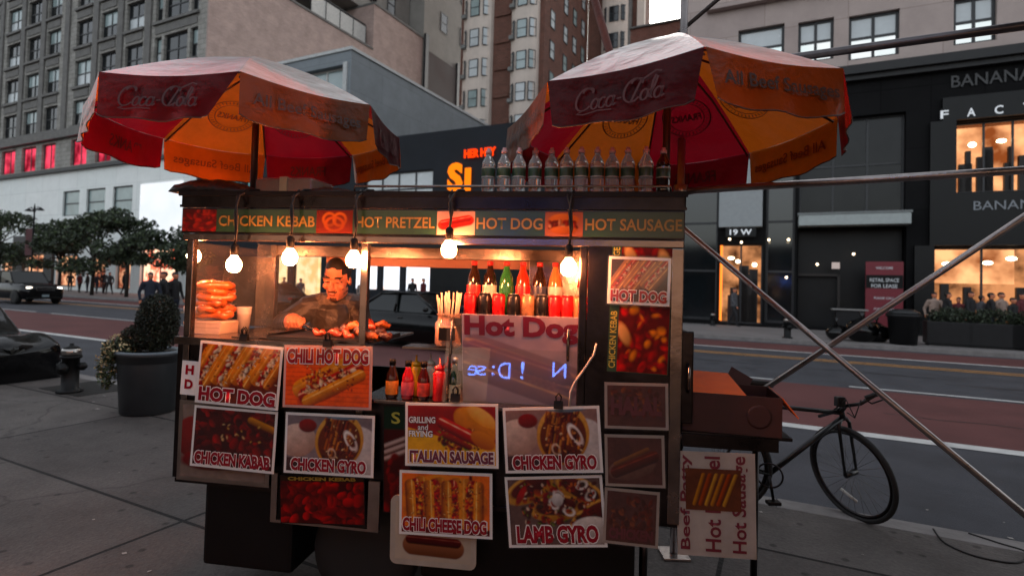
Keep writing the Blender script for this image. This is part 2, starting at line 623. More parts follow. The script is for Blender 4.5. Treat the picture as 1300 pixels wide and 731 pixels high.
for k in range(-60, 40):
    mb.box(k * 2.4 + .004, k * 2.4 + 2.396, 4.585, 4.78, -.3, .003, .012)
tag(mb.build('kerb', rz=YAW), kind='structure')
mb = MB(far_paving)
mb.box(-420, 200, 21.2, 80, -.3, 0)
tag(mb.build('sidewalk_far', rz=YAW), kind='structure')
mb = MB(kerb_stone)
mb.box(-420, 200, 20.98, 21.195, -.3, .003, .01)
tag(mb.build('kerb_far', rz=YAW), kind='structure')

# ================================================================== BUILDINGS (street frame: x along, y across, z up)
glass_dark = M('window_glass', '#14191c', .08, var=.3, scale=.5, spec=.6, rvar=.03)
glass_pale = M('window_glass_blinds_and_sky', '#b9c0c2', .25, var=.15, scale=.6, spec=.8)  # pale for blinds, also painting in sky reflected by the brick tower's panes
glass_sky = M('window_glass_sky_tone', '#8fa0a0', .1, var=.2, scale=.5, spec=.9)  # pale base colour paints in the sky mirrored by the panes
frame_dark = M('dark_window_frame', '#26272a', .5, var=.15)
frame_white = M('pale_window_frame', '#b5b3b0', .5, var=.15)
lit_warm = Memit('lit_room', '#ff9a4e', .8, '#a84a20', .9)
lit_pink = Memit('lit_red_room', '#ff4a66', .8, '#7a1222', .35)
def window(parent, x0, x1, z0, z1, y, pane, frame, nx=1, nz=2, bar=.07, facing='-y', lower=None, name='window'):
    """a sash window: frame, glazing bars and panes; stands in the plane y (or x for a side wall)"""
    mb = MB(frame)
    if facing == '+x':
        mb.X = Matrix(((0, -1, 0, y), (1, 0, 0, 0), (0, 0, 1, 0), (0, 0, 0, 1)))
        yy = 0
    else:
        yy = y
    mb.wall(x0, x1, z0, z1, [(x0 + bar + (x1 - x0 - bar) * i / nx, x0 + (x1 - x0 - bar) * (i + 1) / nx, z0 + bar + (z1 - z0 - bar) * j / nz, z0 + (z1 - z0 - bar) * (j + 1) / nz) for i in range(nx) for j in range(nz)], yy - .05, yy + .02)
    zm = z0 + (z1 - z0) * .5
    mb.use(pane).quad((x0 + .02, yy, zm), (x1 - .02, yy, zm), (x1 - .02, yy, z1 - .02), (x0 + .02, yy, z1 - .02))
    mb.use(lower or pane).quad((x0 + .02, yy, z0 + .02), (x1 - .02, yy, z0 + .02), (x1 - .02, yy, zm), (x0 + .02, yy, zm))
    return mb.build(name, parent)
def building(label, cat='building', name='building', D=28):
    return thing(name, label, cat, (0, 0, 0), YAW)

# --- grey stone tower on the left, above the white store
stone_grey = Mbrick('grey_block_stone', '#8d8a84', '#9d9a94', '#6a6865', .9, .42, .02, .9, .6)
stone_trim = M('dark_stone_trim', '#6b6966', .85, var=.25, scale=2, bump=.3)
LT = building('grey stone office tower with rows of dark windows and red-lit windows above the white store', name='office_tower')
cols = [(-84.2, -81.4), (-80, -77.3), (-75.9, -72.9), (-71.5, -68.6), (-67.4, -64.8), (-61.9, -59.1), (-57.6, -55.0), (-53.5, -50.8)]
trip = [(-49.1, -48.1), (-47.75, -44.55), (-44.2, -43.2)]
rows = [(15.8, 18.3), (19.6, 22.2), (23.5, 26.1), (27.35, 29.95), (31.2, 33.8), (35, 37.6)]
holes = [(c[0], c[1], r[0], r[1]) for c in cols + trip for r in rows] + [(c[0], c[1], 11.95, 14.5) for c in cols + [(-49.1, -47), (-46, -43.2)]]
mb = MB(stone_grey)
mb.wall(-90, -42.1, 11.3, 50, holes, 28.0, 28.4)
mb.box(-90, -42.1, 28.4, 47.6, 11.3, 27.7)
mb.box(-90, -55, 28.4, 46, 27.7, 50)
mb.use(stone_trim)
mb.box(-90, -42.0, 27.55, 27.995, 14.75, 15.45)
mb.box(-90, -42.0, 27.7, 27.995, 15.451, 15.6)
for c in cols + [(-49.1, -43.2)]:
    for r in rows:
        mb.box(c[0] - .15, c[1] + .15, 27.78, 27.995, r[0] - .26, r[0] - .02)
        mb.box(c[0] + .1, c[1] - .1, 27.93, 27.997, r[0] - 1.05, r[0] - .4)
for x in (-77.0, -72.2, -68.0, -63.4, -58.3, -54.25, -50):
    mb.box(x - .42, x + .42, 27.84, 27.996, 15.6, 50)
mb.build('wall', LT)
bm_ = MB(Mbrick('pinkish_brick', '#b0968d', '#a28a83', '#aea098', .42, .13, .015, .9, .3, var=.18)); mb = bm_
mb.box(-42.095, -41.9, 28, 47.6, 11.3, 27.9)
mb.box(-60, -41.9, 47.6, 57, 0, 33.2)
mb.use(stone_trim).box(-42.3, -41.8, 28, 47.6, 27.9, 28.1)
mb.box(-60, -41.8, 47.55, 57.1, 33.2, 33.45)
mb.build('brick_wall', LT)
k = 0
for c in cols + trip:
    for r in rows[:5]:
        if c[1] < -76 and r[0] > 26: continue
        k += 1
        window(LT, c[0], c[1], r[0], r[1], 28.28, rnd.choice([glass_dark, glass_dark, glass_sky]), frame_dark, 2 if c[1] - c[0] > 2 else 1, 2, .1, lower=glass_pale if rnd.random() < .18 else glass_dark)
    if c in cols or c == trip[1]:
        x0, x1 = (c if c in cols else (-46, -43.2))
        window(LT, x0, x1, 11.95, 14.5, 28.28, lit_pink, frame_dark, 2, 1, .12)
# rooftop: glass screen and set-back storeys
mb = MB(frame_dark)
mb.box(-42.6, -42.5, 33, 47, 28.1, 28.2); 
for y in range(33, 48, 2): mb.box(-42.6, -42.5, y, y + .08, 28.1, 30.6)
mb.box(-42.6, -42.5, 40, 47, 30.5, 30.65)
mb.use(M('terrace_screen', '#c7c5c0', .5)).box(-42.56, -42.54, 39, 47, 28.25, 30.4)
mb.build('roof_screen', LT)
sb = building('pale grey high-rise with dark windows rising behind the brick side wall', name='high_rise')
mb = MB(M('weathered_concrete', '#8d8983', .9, var=.15, scale=.5, bump=.2))
hs_ = []
mb.box(-64, -44.2, 40.5, 57.0, 33.5, 75)
mb.box(-70, -41.95, 57.2, 76, 0, 75)
mb.use(M('rusty_brown_cladding', '#3a2a28', .8, var=.3, scale=.4, bump=.2)).box(-42, -41.7, 58, 74, 8, 32)
mb.use(frame_dark).box(-41.9, -41.6, 57.3, 58, 0, 34); mb.box(-41.9, -41.55, 65, 65.6, 6, 33)
mb.build('wall', sb)
for z in (35, 39.5, 44, 48.5):
    for y in (42, 45.5, 49, 52.5): window(sb, y, y + 1.5, z, z + 2.6, -44.14, glass_dark, frame_dark, 1, 2, .1, '+x')
for z in (36, 42, 48):
    for y in (61, 66, 71): window(sb, y, y + 1.6, z, z + 2.6, -41.9, glass_dark, frame_dark, 1, 2, .1, '+x')

# --- white store under the tower
white_wall = Mbrick('white_panels', '#e0e5e3', '#e6e9e7', '#c3c8c6', 3.2, 2.4, .02, .5, .1, 0, .06)
WS = building('white two-storey store with backlit panel and lit shop windows behind the street trees', name='store')
shop = [(-73.5, -70, .3, 3.4), (-68.5, -64.6, .3, 3.4), (-62.6, -59, .3, 3.3), (-56.4, -54.2, .3, 3.2), (-52.6, -50.4, .3, 3.0), (-49.0, -44.0, .3, 3.9)]
up = [(-62, -59.1, 7.0, 9.4), (-57.9, -54.8, 7.0, 9.4), (-53.6, -50.6, 6.9, 9.4)]
mb = MB(white_wall)
mb.wall(-120, -42.0, 0, 11.28, shop + up + [(-49.3, -43.6, 4.2, 9.35)], 27.6, 28.0)
mb.box(-120, -42.0, 28.6, 40, 0, 11.25)
mb.use(M('black_fascia', '#1e1f21', .5)).box(-120, -41.9, 27.2, 27.59, 11.29, 11.6)
mb.box(-70.6, -62.9, 27.3, 27.59, 3.45, 5.2); mb.box(-70.6, -68.6, 27.35, 27.59, 0, 3.449); mb.box(-64.5, -62.9, 27.35, 27.59, 0, 3.449)
mb.build('wall', WS)
store_glow = Memit('lit_store', '#ffb98a', 1.1, '#6d3626', .5, (.38, .62))
store_red = Memit('lit_store_red', '#ff6a4a', 1.2, '#ffc9a8', .9, (.42, .56))
for i, h in enumerate(shop):
    window(WS, h[0], h[1], h[2], h[3], 27.85, store_red if i == 5 else store_glow, frame_dark, 2, 1, .12, name='shop_window')
for h in up: window(WS, h[0], h[1], h[2], h[3], 27.8, glass_sky, frame_dark, 1, 2, .1)
mb = MB(Memit('backlit_panel', '#f3f4f6', .75, '#dfe8f2', .2, (.3, .7)))
mb.box(-49.3, -43.6, 27.5, 27.75, 4.2, 9.35)
mb.build('backlit_sign', WS)

# --- grey modern building with big upper window
grey_panel = Mbrick('blue_grey_panels', '#747b80', '#7a8186', '#666d72', 4.8, 2.1, .02, .6, .15, .3, .12)
GB = building('blue-grey modern block with blank panelled side wall and one big upper window', name='modern_building')
mb = MB(grey_panel)
mb.wall(-41.5, -26.5, 10.9, 17.4, [(-40.5, -27.2, 12.4, 16.5)], 28.0, 28.8)
mb.box(-41.5, -26.5, 28.8, 47.5, 0, 17.38)
mb.use(M('pale_coping', '#b3b5b4', .6)).box(-41.6, -26.4, 27.9, 47.6, 17.4, 17.62)
mb.box(-27.15, -26.8, 27.9, 28.0, 12.4, 16.6)
mb.build('wall', GB)
window(GB, -40.5, -27.2, 12.4, 16.5, 28.5, glass_sky, frame_white, 7, 2, .14)

# --- long dark two-storey retail block
navy = M('dark_navy_cladding', '#24272c', .7, var=.2, scale=.6, bump=.1, spec=.15)
black_stone = M('black_polished_stone', '#101112', .45, var=.35, scale=1.2, spec=.25)
CB = building('long black two-storey retail block with orange letters and bright shop windows', name='retail_block')
ch = [(-40.4, -36.6, 6.6, 9.0), (-36.2, -33, 6.6, 9.0), (-24.6, -19.2, 6.4, 8.6), (-33.8, -31.4, .3, 3.3), (-30.8, -28.2, .3, 3.3), (-25.3, -23.3, 1.0, 2.78), (-23.0, -21.5, 1.0, 2.78), (-21.2, -19.2, 1.0, 2.78)]
mb = MB(navy)
mb.wall(-41.9, -4.6, 0, 10.9, ch, 27.6, 28.0)
mb.box(-26.4, -4.6, 28.5, 44, 0, 10.88)
mb.use(black_stone).box(-26.5, -4.5, 27.5, 27.595, 3.4, 4.6)
mb.box(-19, -4.6, 27.45, 27.59, 0, 3.2)
mb.build('wall', CB)
shop_white = Memit('lit_white_shop', '#eef4ff', 1.1, '#ffd9c8', .8, (.52, .68))
shop_cream = Memit('lit_cream_shop', '#ffd9a6', 1.0, '#e6b878', .8)
shop_teal = Memit('lit_teal_shop', '#6fa9ab', .7, '#22383c', .8)
for i, h in enumerate(ch):
    window(CB, h[0], h[1], h[2], h[3], 27.8, [shop_teal, shop_teal, glass_pale, shop_cream, shop_cream, shop_white, shop_white, shop_white][i], frame_dark, 4 if i in (0, 1, 2) else 1, 2 if i < 3 else 1, .1, name='shop_window')
mb = MB()
orange = Memit('orange_sign_letters', '#ff7a10', 1.0)
ored = Memit('orange_red_sign_letters', '#ff3d0a', 1.0)
sign_text(mb, orange, 'S', -17.5, 7.95, 1.05, 1.75, 27.45, .05, thick=.03)
mb.use(orange).box(-16.8, -16.42, 27.4, 27.5, 7.1, 8.45); mb.box(-18.0, -16.9, 27.4, 27.5, 6.7, 6.9)
sign_text(mb, ored, 'HER HEY', -15.85, 9.3, 2.1, .5, 27.45, .03, thick=.05)
mb.build('sign_letters', CB)

# --- brick apartment tower with rounded cream bays
brick_red = Mbrick('red_brown_brick', '#6b453a', '#5c3c33', '#705a50', .5, .16, .02, .9, .3, var=.2)
cream = M('cream_stone', '#cabdb2', .8, var=.1, scale=.7, bump=.15)
AT = building('red brick apartment tower with two columns of rounded cream bays', name='apartment_tower')
def bay(mb, xc, wd, y, dep, z0, z1):
    n = 10
    pts = [(xc - wd / 2, y)] + [(xc - wd / 2 * math.cos(PI * k / n), y - dep * math.sin(PI * k / n) ** .7) for k in range(n + 1)][1:-1] + [(xc + wd / 2, y)]
    mb.prism(pts, 'z', z0, z1)
mb = MB(brick_red)
mb.box(-32.9, -22.6, 52, 66, 0, 60)
WE = aD(818, 65.4, 20)
mb.box(-22.595, WE, 66, 68.5, 0, 60)
for z in range(4, 58, 3):
    mb.box(-28.4, -26.6, 51.8, 51.995, z * 1.0, z + .35)
mb.use(cream)
bays = [(-30.55, 3.7), (-24.75, 3.2)]
for xc, wd in bays: bay(mb, xc, wd, 52, 1.0, 3, 60)
bay(mb, -18.9, 3.6, 66, 1.0, 3, 60)
mb.box(WE - 3.6, WE - 2.8, 65.4, 65.99, 3, 60); mb.use(stone_trim).box(WE - 2.4, WE - 1.6, 65.5, 65.99, 3, 60); mb.use(cream)
mb.box(WE - .9, WE, 65.4, 65.99, 3, 60)
mb.build('wall', AT)
def slant(parent, cx_, cy_, wd, z0, z1, rot, pane):
    mb = MB(frame_dark)
    mb.X = Matrix.Translation((cx_, cy_, 0)) @ Matrix.Rotation(rot, 4, 'Z')
    mb.wall(-wd / 2, wd / 2, z0, z1, [(-wd / 2 + .07, wd / 2 - .07, z0 + .07, (z0 + z1) / 2 - .03), (-wd / 2 + .07, wd / 2 - .07, (z0 + z1) / 2 + .03, z1 - .07)], -.06, .06)
    mb.use(pane).box(-wd / 2 + .02, wd / 2 - .02, -.02, .02, z0 + .02, z1 - .02)
    return mb.build('window', parent)
for xc, wd in bays:
    for i in range(7):
        z = 17.6 + i * 3.38
        for dx, dy, rot, ww in ((-.36 * wd, -.80, -.85, .8), (.0, -1.03, 0, 1.15), (.36 * wd, -.80, .85, .8)):
            slant(AT, xc + dx, 52 + dy, ww, z, z + 1.95, rot, glass_sky if dx < 0 or rnd.random() < .3 else glass_pale)
for i in range(8):
    z = 19.5 + i * 3.38
    for y in (53.5, 57.4, 60.4, 63.4): window(AT, y, y + 1.25, z, z + 1.95, -22.56, rnd.choice([glass_pale, glass_sky]), frame_dark, 1, 2, .08, '+x')
for i in range(7):
    z = 24.5 + i * 3.38
    for dx, dy, rot, ww in ((-1.25, -.80, -.85, .8), (.0, -1.03, 0, 1.2), (1.25, -.80, .85, .9)): slant(AT, -18.9 + dx, 66 + dy, ww, z, z + 1.95, rot, glass_dark)
    window(AT, WE - 4.9, WE - 4.0, z, z + 1.9, 65.97, glass_pale, frame_dark, 1, 2, .08)
acm = M('air_conditioner_grey', '#6f706e', .6)
for xc, wd in bays:
    for i in range(7):
        mb = MB(acm); mb.box(xc - .36 * wd - .3, xc - .36 * wd + .25, 50.75, 51.25, 17.55 + i * 3.38, 17.95 + i * 3.38, .02)
        mb.build('air_conditioner', AT)
LB = building('low red brick building showing below the patch of sky beside the beige block', name='brick_building')
mb = MB(Mbrick('dull_red_brick', '#7a4a3e', '#6e4238', '#7d6a60', .4, .14, .015, .9, .3)); x0, x1 = aD(815, 47, 40), aD(885, 47, 40)
mb.box(x0 - 1, x1 + 6, 47, 60, 0, onD(845, 30, 47).z)
mb.use(stone_trim).box(x0 - 1.1, x1 + 6, 46.8, 60.1, onD(845, 30, 47).z, onD(845, 28, 47).z)
mb.build('wall', LB)

# --- beige block on the right with the clothes shop
beige = Mbrick('beige_limestone', '#a89994', '#b2a39d', '#94857f', 3.4, 1.55, .018, .85, .15, .5, .1)
dkstone = Mbrick('dark_grey_stone', '#151516', '#19191a', '#0e0e0f', 1.75, 2.6, .02, .8, .2, 0, .15, specular=.08)
RB = building('beige stone block with bright upper windows above a black clothes shop front', name='corner_building')
rw = [(-1.95, .05, 12.3, 14.2), (.62, 2.05, 12.2, 14.1), (2.62, 4.5, 12.0, 14.0), (6.35, 7.75, 12.05, 14.0), (9.4, 11.6, 12, 14)]
rw2 = [(a, b, c + 4.6, d + 4.6) for a, b, c, d in rw]
lower = [(6.4, 11.0, 5.85, 8.75), (5.7, 12, .3, 3.65), (-2.6, -.72, .1, 3.85), (.7, 4.75, .1, 4.5), (.75, 4.7, 5.2, 9.4), (-4.4, -2.7, .2, 9.6), (-.6, .6, .2, 9.6)]
mb = MB(beige)
mb.wall(-4.55, 24, 11.5, 32, rw + rw2, 28.0, 28.4)
mb.box(-4.55, 24, 28.8, 46, 11.5, 32)
mb.box(-3.4, 24, 27.6, 27.995, 15.3, 15.55)
mb.use(dkstone)
mb.wall(-4.55, 24, 0, 10.9, lower, 27.7, 28.4)
mb.box(-4.55, 24, 28.8, 46, 0, 11.5)
mb.use(M('dark_cornice', '#18181a', .6, var=.2)).box(-4.6, 24, 27.4, 28.39, 10.9, 11.12)
mb.box(-4.6, 24, 27.2, 28.39, 11.121, 11.5)
mb.use(black_stone)
mb.box(5.9, 12.5, 27.5, 27.69, 8.8, 9.75); mb.box(5.5, 12.5, 27.5, 27.69, 3.7, 5.8); mb.box(5.5, 6.35, 27.5, 27.69, 5.8, 8.8)
mb.box(5.0, 5.65, 27.5, 27.69, 0, 3.7)
mb.build('wall', RB)
sky_win = Memit('bright_office_window', '#e9eef0', .75, '#cfe0e2', .3, (.35, .65))
for i, h in enumerate(rw + rw2):
    window(RB, h[0], h[1], h[2], h[3], 28.25, glass_pale, frame_dark, 1 if i in (0, 5) else 2, 2, .12, lower=sky_win if i < 5 else None)
for h in lower[5:]:
    window(RB, h[0], h[1], h[2], h[3], 28.1, glass_dark, frame_dark, 1, 4, .1, name='shop_window')
window(RB, .75, 4.7, 5.2, 9.4, 28.1, M('black_glazing', '#0b0c0e', .2, var=.3, scale=.8, spec=.25), frame_dark, 3, 2, .08, name='shop_window')
warm_dim = Memit('shop_back_wall', '#d08a58', .8, '#2c140a', .7, (.4, .66))
warm_hot = Memit('shop_lit_wall', '#ffb47a', 1.0, '#7a3c1a', .5, (.36, .68))
lampm = Memit('shop_ceiling_lamp', '#ffe2b8', 6)
shelfm = M('dark_shop_fittings', '#1c1512', .6)
def shop_room(parent, x0, x1, z0, z1, back, n_lamps, nbars, depth=.65):
    mb = MB(back)
    mb.box(x0, x1, 28.1 + depth, 28.15 + depth, z0, z1)
    mb.use(M('shop_side_wall', '#8a5a3a', .8)).box(x0 - .02, x0, 28.1, 28.1 + depth, z0, z1); mb.box(x1, x1 + .02, 28.1, 28.1 + depth, z0, z1)
    mb.box(x0, x1, 28.1, 28.1 + depth, z1 - .02, z1); mb.box(x0, x1, 28.1, 28.1 + depth, z0, z0 + .02)
    mb.use(shelfm)
    r = random.Random(int(x0 * 10))
    for i in range(14):
        xx = r.uniform(x0 + .2, x1 - .4); mb.box(xx, xx + r.uniform(.1, .35), 28.2, 28.4, z0 + .02, z0 + r.uniform(.35, .75) * (z1 - z0))
    mb.build('shop_interior', parent)
    for i in range(n_lamps):
        mb = MB(lampm); mb.ball((x0 + (x1 - x0) * (i + .5 + r.uniform(-.3, .3)) / n_lamps, 28.25 + r.uniform(0, .3), z1 - r.uniform(.4, .95)), (r.uniform(.1, .22), .12, r.uniform(.07, .12)), 10)
        mb.build('ceiling_lamp', parent)
    mb = MB(frame_dark)
    mb.wall(x0, x1, z0, z1, [(x0 + .07 + (x1 - x0 - .07) * i / nbars, x0 + (x1 - x0 - .07) * (i + 1) / nbars, z0 + .07, z1 - .07) for i in range(nbars)], 27.98, 28.06)
    mb.build('window_frame', parent)
shop_room(RB, 6.4, 11.0, 5.85, 8.75, warm_hot, 5, 5)
shop_room(RB, 5.7, 12.0, .3, 3.65, warm_dim, 6, 4)
shop_room(RB, -2.6, -.72, .1, 3.85, warm_dim, 3, 2)
mb = MB(lampm)
mb.use(Memit('orange_light_strip', '#ff7a2a', 1.6)).box(-2.58, -2.48, 27.9, 27.97, .2, 3.8)
mb.build('light_strip', RB); mb = MB(warm_hot)
mb.box(5.75, 8.5, 28.65, 28.7, 2.2, 3.6)
mb.build('lit_panel', RB)
mb = MB(M('white_panel_sign', '#8f9496', .5, var=.08))
mb.box(-2.62, -.75, 27.3, 27.69, 4.62, 7.75); mb.box(-2.62, -.75, 27.295, 27.3, 6.2, 6.23)
mb.build('panel_sign', RB)
mb = MB(M('pale_canopy', '#9ba3a2', .5, var=.1)); mb.box(.72, 4.78, 26.9, 27.69, 4.56, 5.02, .03)
mb.use(M('canopy_cap', '#6d7272', .5)).box(.68, 4.82, 26.88, 27.69, 5.025, 5.12)
mb.build('canopy', RB)
mb = MB(black_stone); mb.box(.75, 4.7, 28.3, 28.4, .1, 4.5); mb.use(shelfm)
mb.box(.75, 2.4, 27.95, 28.05, 2.4, 2.5); mb.box(2.3, 2.4, 27.95, 28.05, .1, 2.5)
mb.build('doorway', RB)
for i in range(7):
    mb = MB(lampm); mb.ball((aD([925, 940, 975, 1000, 1083, 1037, 998][i], 27.4), 27.4, [4.05, 3.9, 4.0, 4.0, 3.35, 2.9, 2.3][i]), .05, 8); mb.build('spot_lamp', RB)
letter_w = M('white_letters', '#c9cccf', .5, var=.05)
letter_glow = Memit('lit_white_letters', '#dfe6ee', .55)
mb = MB(); sign_text(mb, M('black_letters', '#141416', .4), 'BANANA REPUBLIC', 8.9, 10.42, 5.4, .5, 27.66, .01, thick=.02); mb.build('lettering', RB)
mb = MB()
for i, c_ in enumerate('FACTORY'): sign_text(mb, letter_glow, c_, 5.95 + i * .86, 9.05, .26, .33, 27.46, .01, thick=.01)
mb.build('lettering', RB)
mb = MB(); sign_text(mb, M('grey_letters', '#7d8288', .5), 'BANANA REPUBLIC', 9.2, 5.28, 4.6, .36, 27.47, 0, thick=.01); mb.build('lettering', RB)
mb = MB(black_stone); mb.box(-2.3, -1.0, 27.25, 27.29, 4.15, 4.58)
sign_text(mb, letter_glow, '19 W', -1.65, 4.36, .95, .26, 27.24, .02, thick=.005); mb.build('address_sign', RB)
mb = MB(Memit('lit_small_panel', '#c9b9b4', .5)); mb.box(2.05, 2.35, 27.6, 27.68, 2.72, 3.0); mb.build('entry_panel', RB)

# ================================================================== THE CART (frame: x along its front, y inwards, z up)
steel = M('brushed_stainless', '#7f7671', .24, 1., .35, 5, .04, 30, rvar=.14)
steel_dark = M('worn_dark_steel', '#353233', .3, 1., .4, 5, .05, 30)
alu = M('aluminium_frame', '#8f8985', .35, 1., .15, 8)
black_rubber = M('black_rubber', '#161616', .7, var=.3, scale=9)
black_plastic = M('black_plastic', '#0c0c0d', .5, var=.3, scale=9, spec=.2)
pane = Mclear('clear_pane', (.97, .96, .95), .05, .03)
acryl = Mclear('plastic_sleeve', (.98, .98, .98), .0, .1)
wood = M('cutting_board', '#3a2219', .5, var=.3, scale=6)
cart = thing('food_cart', 'stainless steel hot dog cart with green lettered header and menu photographs', 'food cart', CO, CYAW)
H0, H1 = 1.815, 1.94
def px_u(px, py=290, v=0): return onV(px, py, v)[0]
# body
mb = MB(steel_dark)
mb.box(.0, CL, .012, CD, .58, .60)
mb.box(.96, 1.97, .02, .04, .60, 1.04)                # panel behind the middle pictures
mb.box(-.02, .955, .02, .04, .60, 1.29)
mb.box(.0, .02, .04, CD, .60, 1.29); mb.box(CL - .02, CL, .04, CD, .60, 1.80)
mb.box(.02, CL - .02, CD - .02, CD, .60, 1.08)
mb.use(steel)
mb.box(-.02, .958, -.012, .02, 1.262, 1.30, .004)      # front lip under the left counter
mb.box(.956, 1.975, -.012, .02, 1.035, 1.052, .004)      # sauce shelf lip
mb.build('body', cart)
mb = MB(steel)
mb.box(0, .958, .021, CD - .021, 1.285, 1.298, .003)
mb.box(.25, .94, .05, .45, 1.299, 1.306); mb.build('counter', cart)
mb = MB(steel); mb.box(.96, 1.97, .021, .34, 1.04, 1.05); mb.build('sauce_shelf', cart)
mb = MB(steel); mb.box(1.36, 1.97, .08, .46, 1.425, 1.437); mb.use(steel_dark).box(1.36, 1.97, .079, .0795, 1.40, 1.437); mb.build('drink_shelf', cart)
mb = MB(steel); mb.box(1.14, 1.40, .06, .2, 1.285, 1.295); mb.build('jar_shelf', cart)
for u, v in ((.03, .03), (.955, .03), (1.99, .03), (.03, CD - .03), (1.99, CD - .03), (CL - .03, CD - .03)):
    mb = MB(steel); mb.box(u - .018, u + .018, v - .018, v + .018, .6, H0, .004); mb.build('post', cart)
mb = MB(steel); mb.box(0, CL, -.006, .03, H0 - .035, H0 - .001, .004); mb.box(0, CL, CD - .04, CD, H0 - .07, H0 - .001, .004); mb.build('top_rail', cart)
mb = MB(M('peach_valance_board', '#8a5a48', .5, var=.15)); mb.box(.36, CL - .02, CD + .002, CD + .02, H0 - .12, H0 - .005); mb.build('rear_board', cart)
# left end: glass with a reflective steel sheet inside it
ps = [onV(x, 350, .7)[0] for x in (283, 327, 352)]
mb = MB(steel); mb.box(ps[1] + .001, ps[2], .68, .72, 1.30, H0 - .08, .006); mb.box(ps[0], ps[1], .70, .715, 1.30, H0 - .08); mb.build('steel_sheet', cart)
mb = MB(pane); mb.quad((.05, .012, 1.31), (.935, .012, 1.31), (.935, .012, 1.33), (.05, .012, 1.33)); mb.quad((.012, .05, 1.31), (.012, CD - .05, 1.31), (.012, CD - .05, H0 - .04), (.012, .05, H0 - .04)); mb.build('glass_pane', cart)
mb = MB(pane); mb.quad((.36, .07, 1.31), (.36, CD - .1, 1.31), (.36, CD - .1, H0 - .04), (.36, .07, H0 - .04)); mb.build('glass_pane', cart)
mb = MB(pane); mb.quad((1.36, .0, 1.056), (1.97, .0, 1.056), (1.97, .065, 1.456), (1.36, .065, 1.456)); mb.build('glass_pane', cart)
mb = MB(steel); mb.tube([(1.385, -.006, 1.06), (1.385, .052, 1.42), (1.385, .07, 1.44)], .006, 8); mb.build('glass_clip', cart)
mb = MB(steel); mb.tube([(1.93, .03, 1.27), (1.93, .012, 1.29), (1.93, .03, 1.42), (1.93, .056, 1.44)], .007, 8); mb.build('handle', cart)
# right-hand column
mb = MB(steel_dark); mb.box(2.01, CL - .022, .0, .02, .60, H0 - .037); mb.box(1.975, 2.008, -.004, .03, .6, H0 - .037, .005)
mb.use(steel).box(CL - .05, CL, -.01, .012, .6, H0 - .037, .004); mb.use(M('column_side_panel', '#2c2a2b', .4, .8, .3)).box(2.012, 2.02, .04, CD - .05, .6, H0 - .04)
mb.build('side_column', cart)
# roof
mb = MB(steel_dark); mb.box(-.01, CL + .005, -.012, CD + .05, H1 + .002, 2.022, .008)
mb.box(-.012, CL + .007, -.018, -.0125, H1 + .004, H1 + .016); mb.use(black_plastic).box(-.02, CL + .01, -.02, -.0135, 2.0, 2.024)
mb.build('roof', cart)
mb = MB(steel); mb.tube([(.9, .0, 2.022), (.9, .0, 2.05), (CL - .06, .0, 2.05), (CL - .06, .0, 2.022)], .006, 8); mb.build('roof_rail', cart)
mb = MB(steel_dark)
mb.box(0, CL, -.014, .0, H0, H1, .003); mb.build('header_board', cart)
# under the cart
def wheel(parent, c, r, wd, axis='y', name='wheel'):
    X = Matrix.Translation(c) @ (Matrix.Rotation(PI / 2, 4, 'X') if axis == 'y' else Matrix.Rotation(PI / 2, 4, 'Y'))
    mb = MB(black_rubber)
    mb.lathe([(r * .62, -wd / 2), (r * .93, -wd / 2), (r, -wd * .3), (r, wd * .3), (r * .93, wd / 2), (r * .62, wd / 2)], 28, X=X)
    w_ = mb.build(name, parent)
    mb = MB(steel_dark)
    mb.lathe([(.02, -wd * .3), (r * .3, -wd * .42), (r * .6, -wd * .3), (r * .63, -wd * .5), (r * .63, wd * .5), (r * .6, wd * .3), (r * .3, wd * .42), (.02, wd * .3)], 20, X=X)
    mb.build('rim', w_)
mb = MB(steel); mb.box(1.66, 1.97, CD - .06, CD - .05, 1.10, H0 - .07); mb.build('rear_panel', cart)
wheel(cart, (.95, .2, .27), .27, .15); wheel(cart, (.95, CD - .1, .27), .27, .15)
mb = MB(black_plastic); mb.box(.14, .62, .05, .5, .17, .575, .02); mb.build('tank', cart); mb = MB(black_plastic); mb.box(1.25, 2.25, .1, .6, .2, .575, .02); mb.build('ice_chest', cart)
mb = MB(steel_dark); mb.tube([(2.3, .25, .58), (2.3, .25, .02)], .02); mb.box(2.24, 2.36, .19, .31, 0, .02); mb.build('jack_leg', cart)
mb = MB(steel_dark); mb.tube([(.08, .6, .58), (.08, .6, .02)], .02); mb.box(.02, .14, .54, .66, 0, .02); mb.build('jack_leg', cart)
# open side door on the right end and the folding shelf
mb = MB(steel_dark); mb.box(CL + .002, CL + .055, .03, .06, 1.02, 1.42, .006); mb.box(CL + .002, CL + .03, .06, .5, 1.02, 1.42, .006)
mb.use(steel).tube([(CL + .03, .02, 1.16), (CL + .03, -.01, 1.18), (CL + .03, -.01, 1.26), (CL + .03, .02, 1.28)], .006, 8)
mb.build('side_door', cart)
sh_u0, sh_w = CL + .005, 1.0
mb = MB(steel_dark); mb.box(sh_u0, CL + .46, .02, .5, .975, .99, .004); mb.tube([(CL + .43, .44, .98), (CL + .43, .44, .02)], .017); mb.box(CL + .36, CL + .5, .38, .5, 0, .018)
mb.box(CL + .01, CL + .40, .005, .019, .93, .985)
mb.build('folding_shelf', cart)

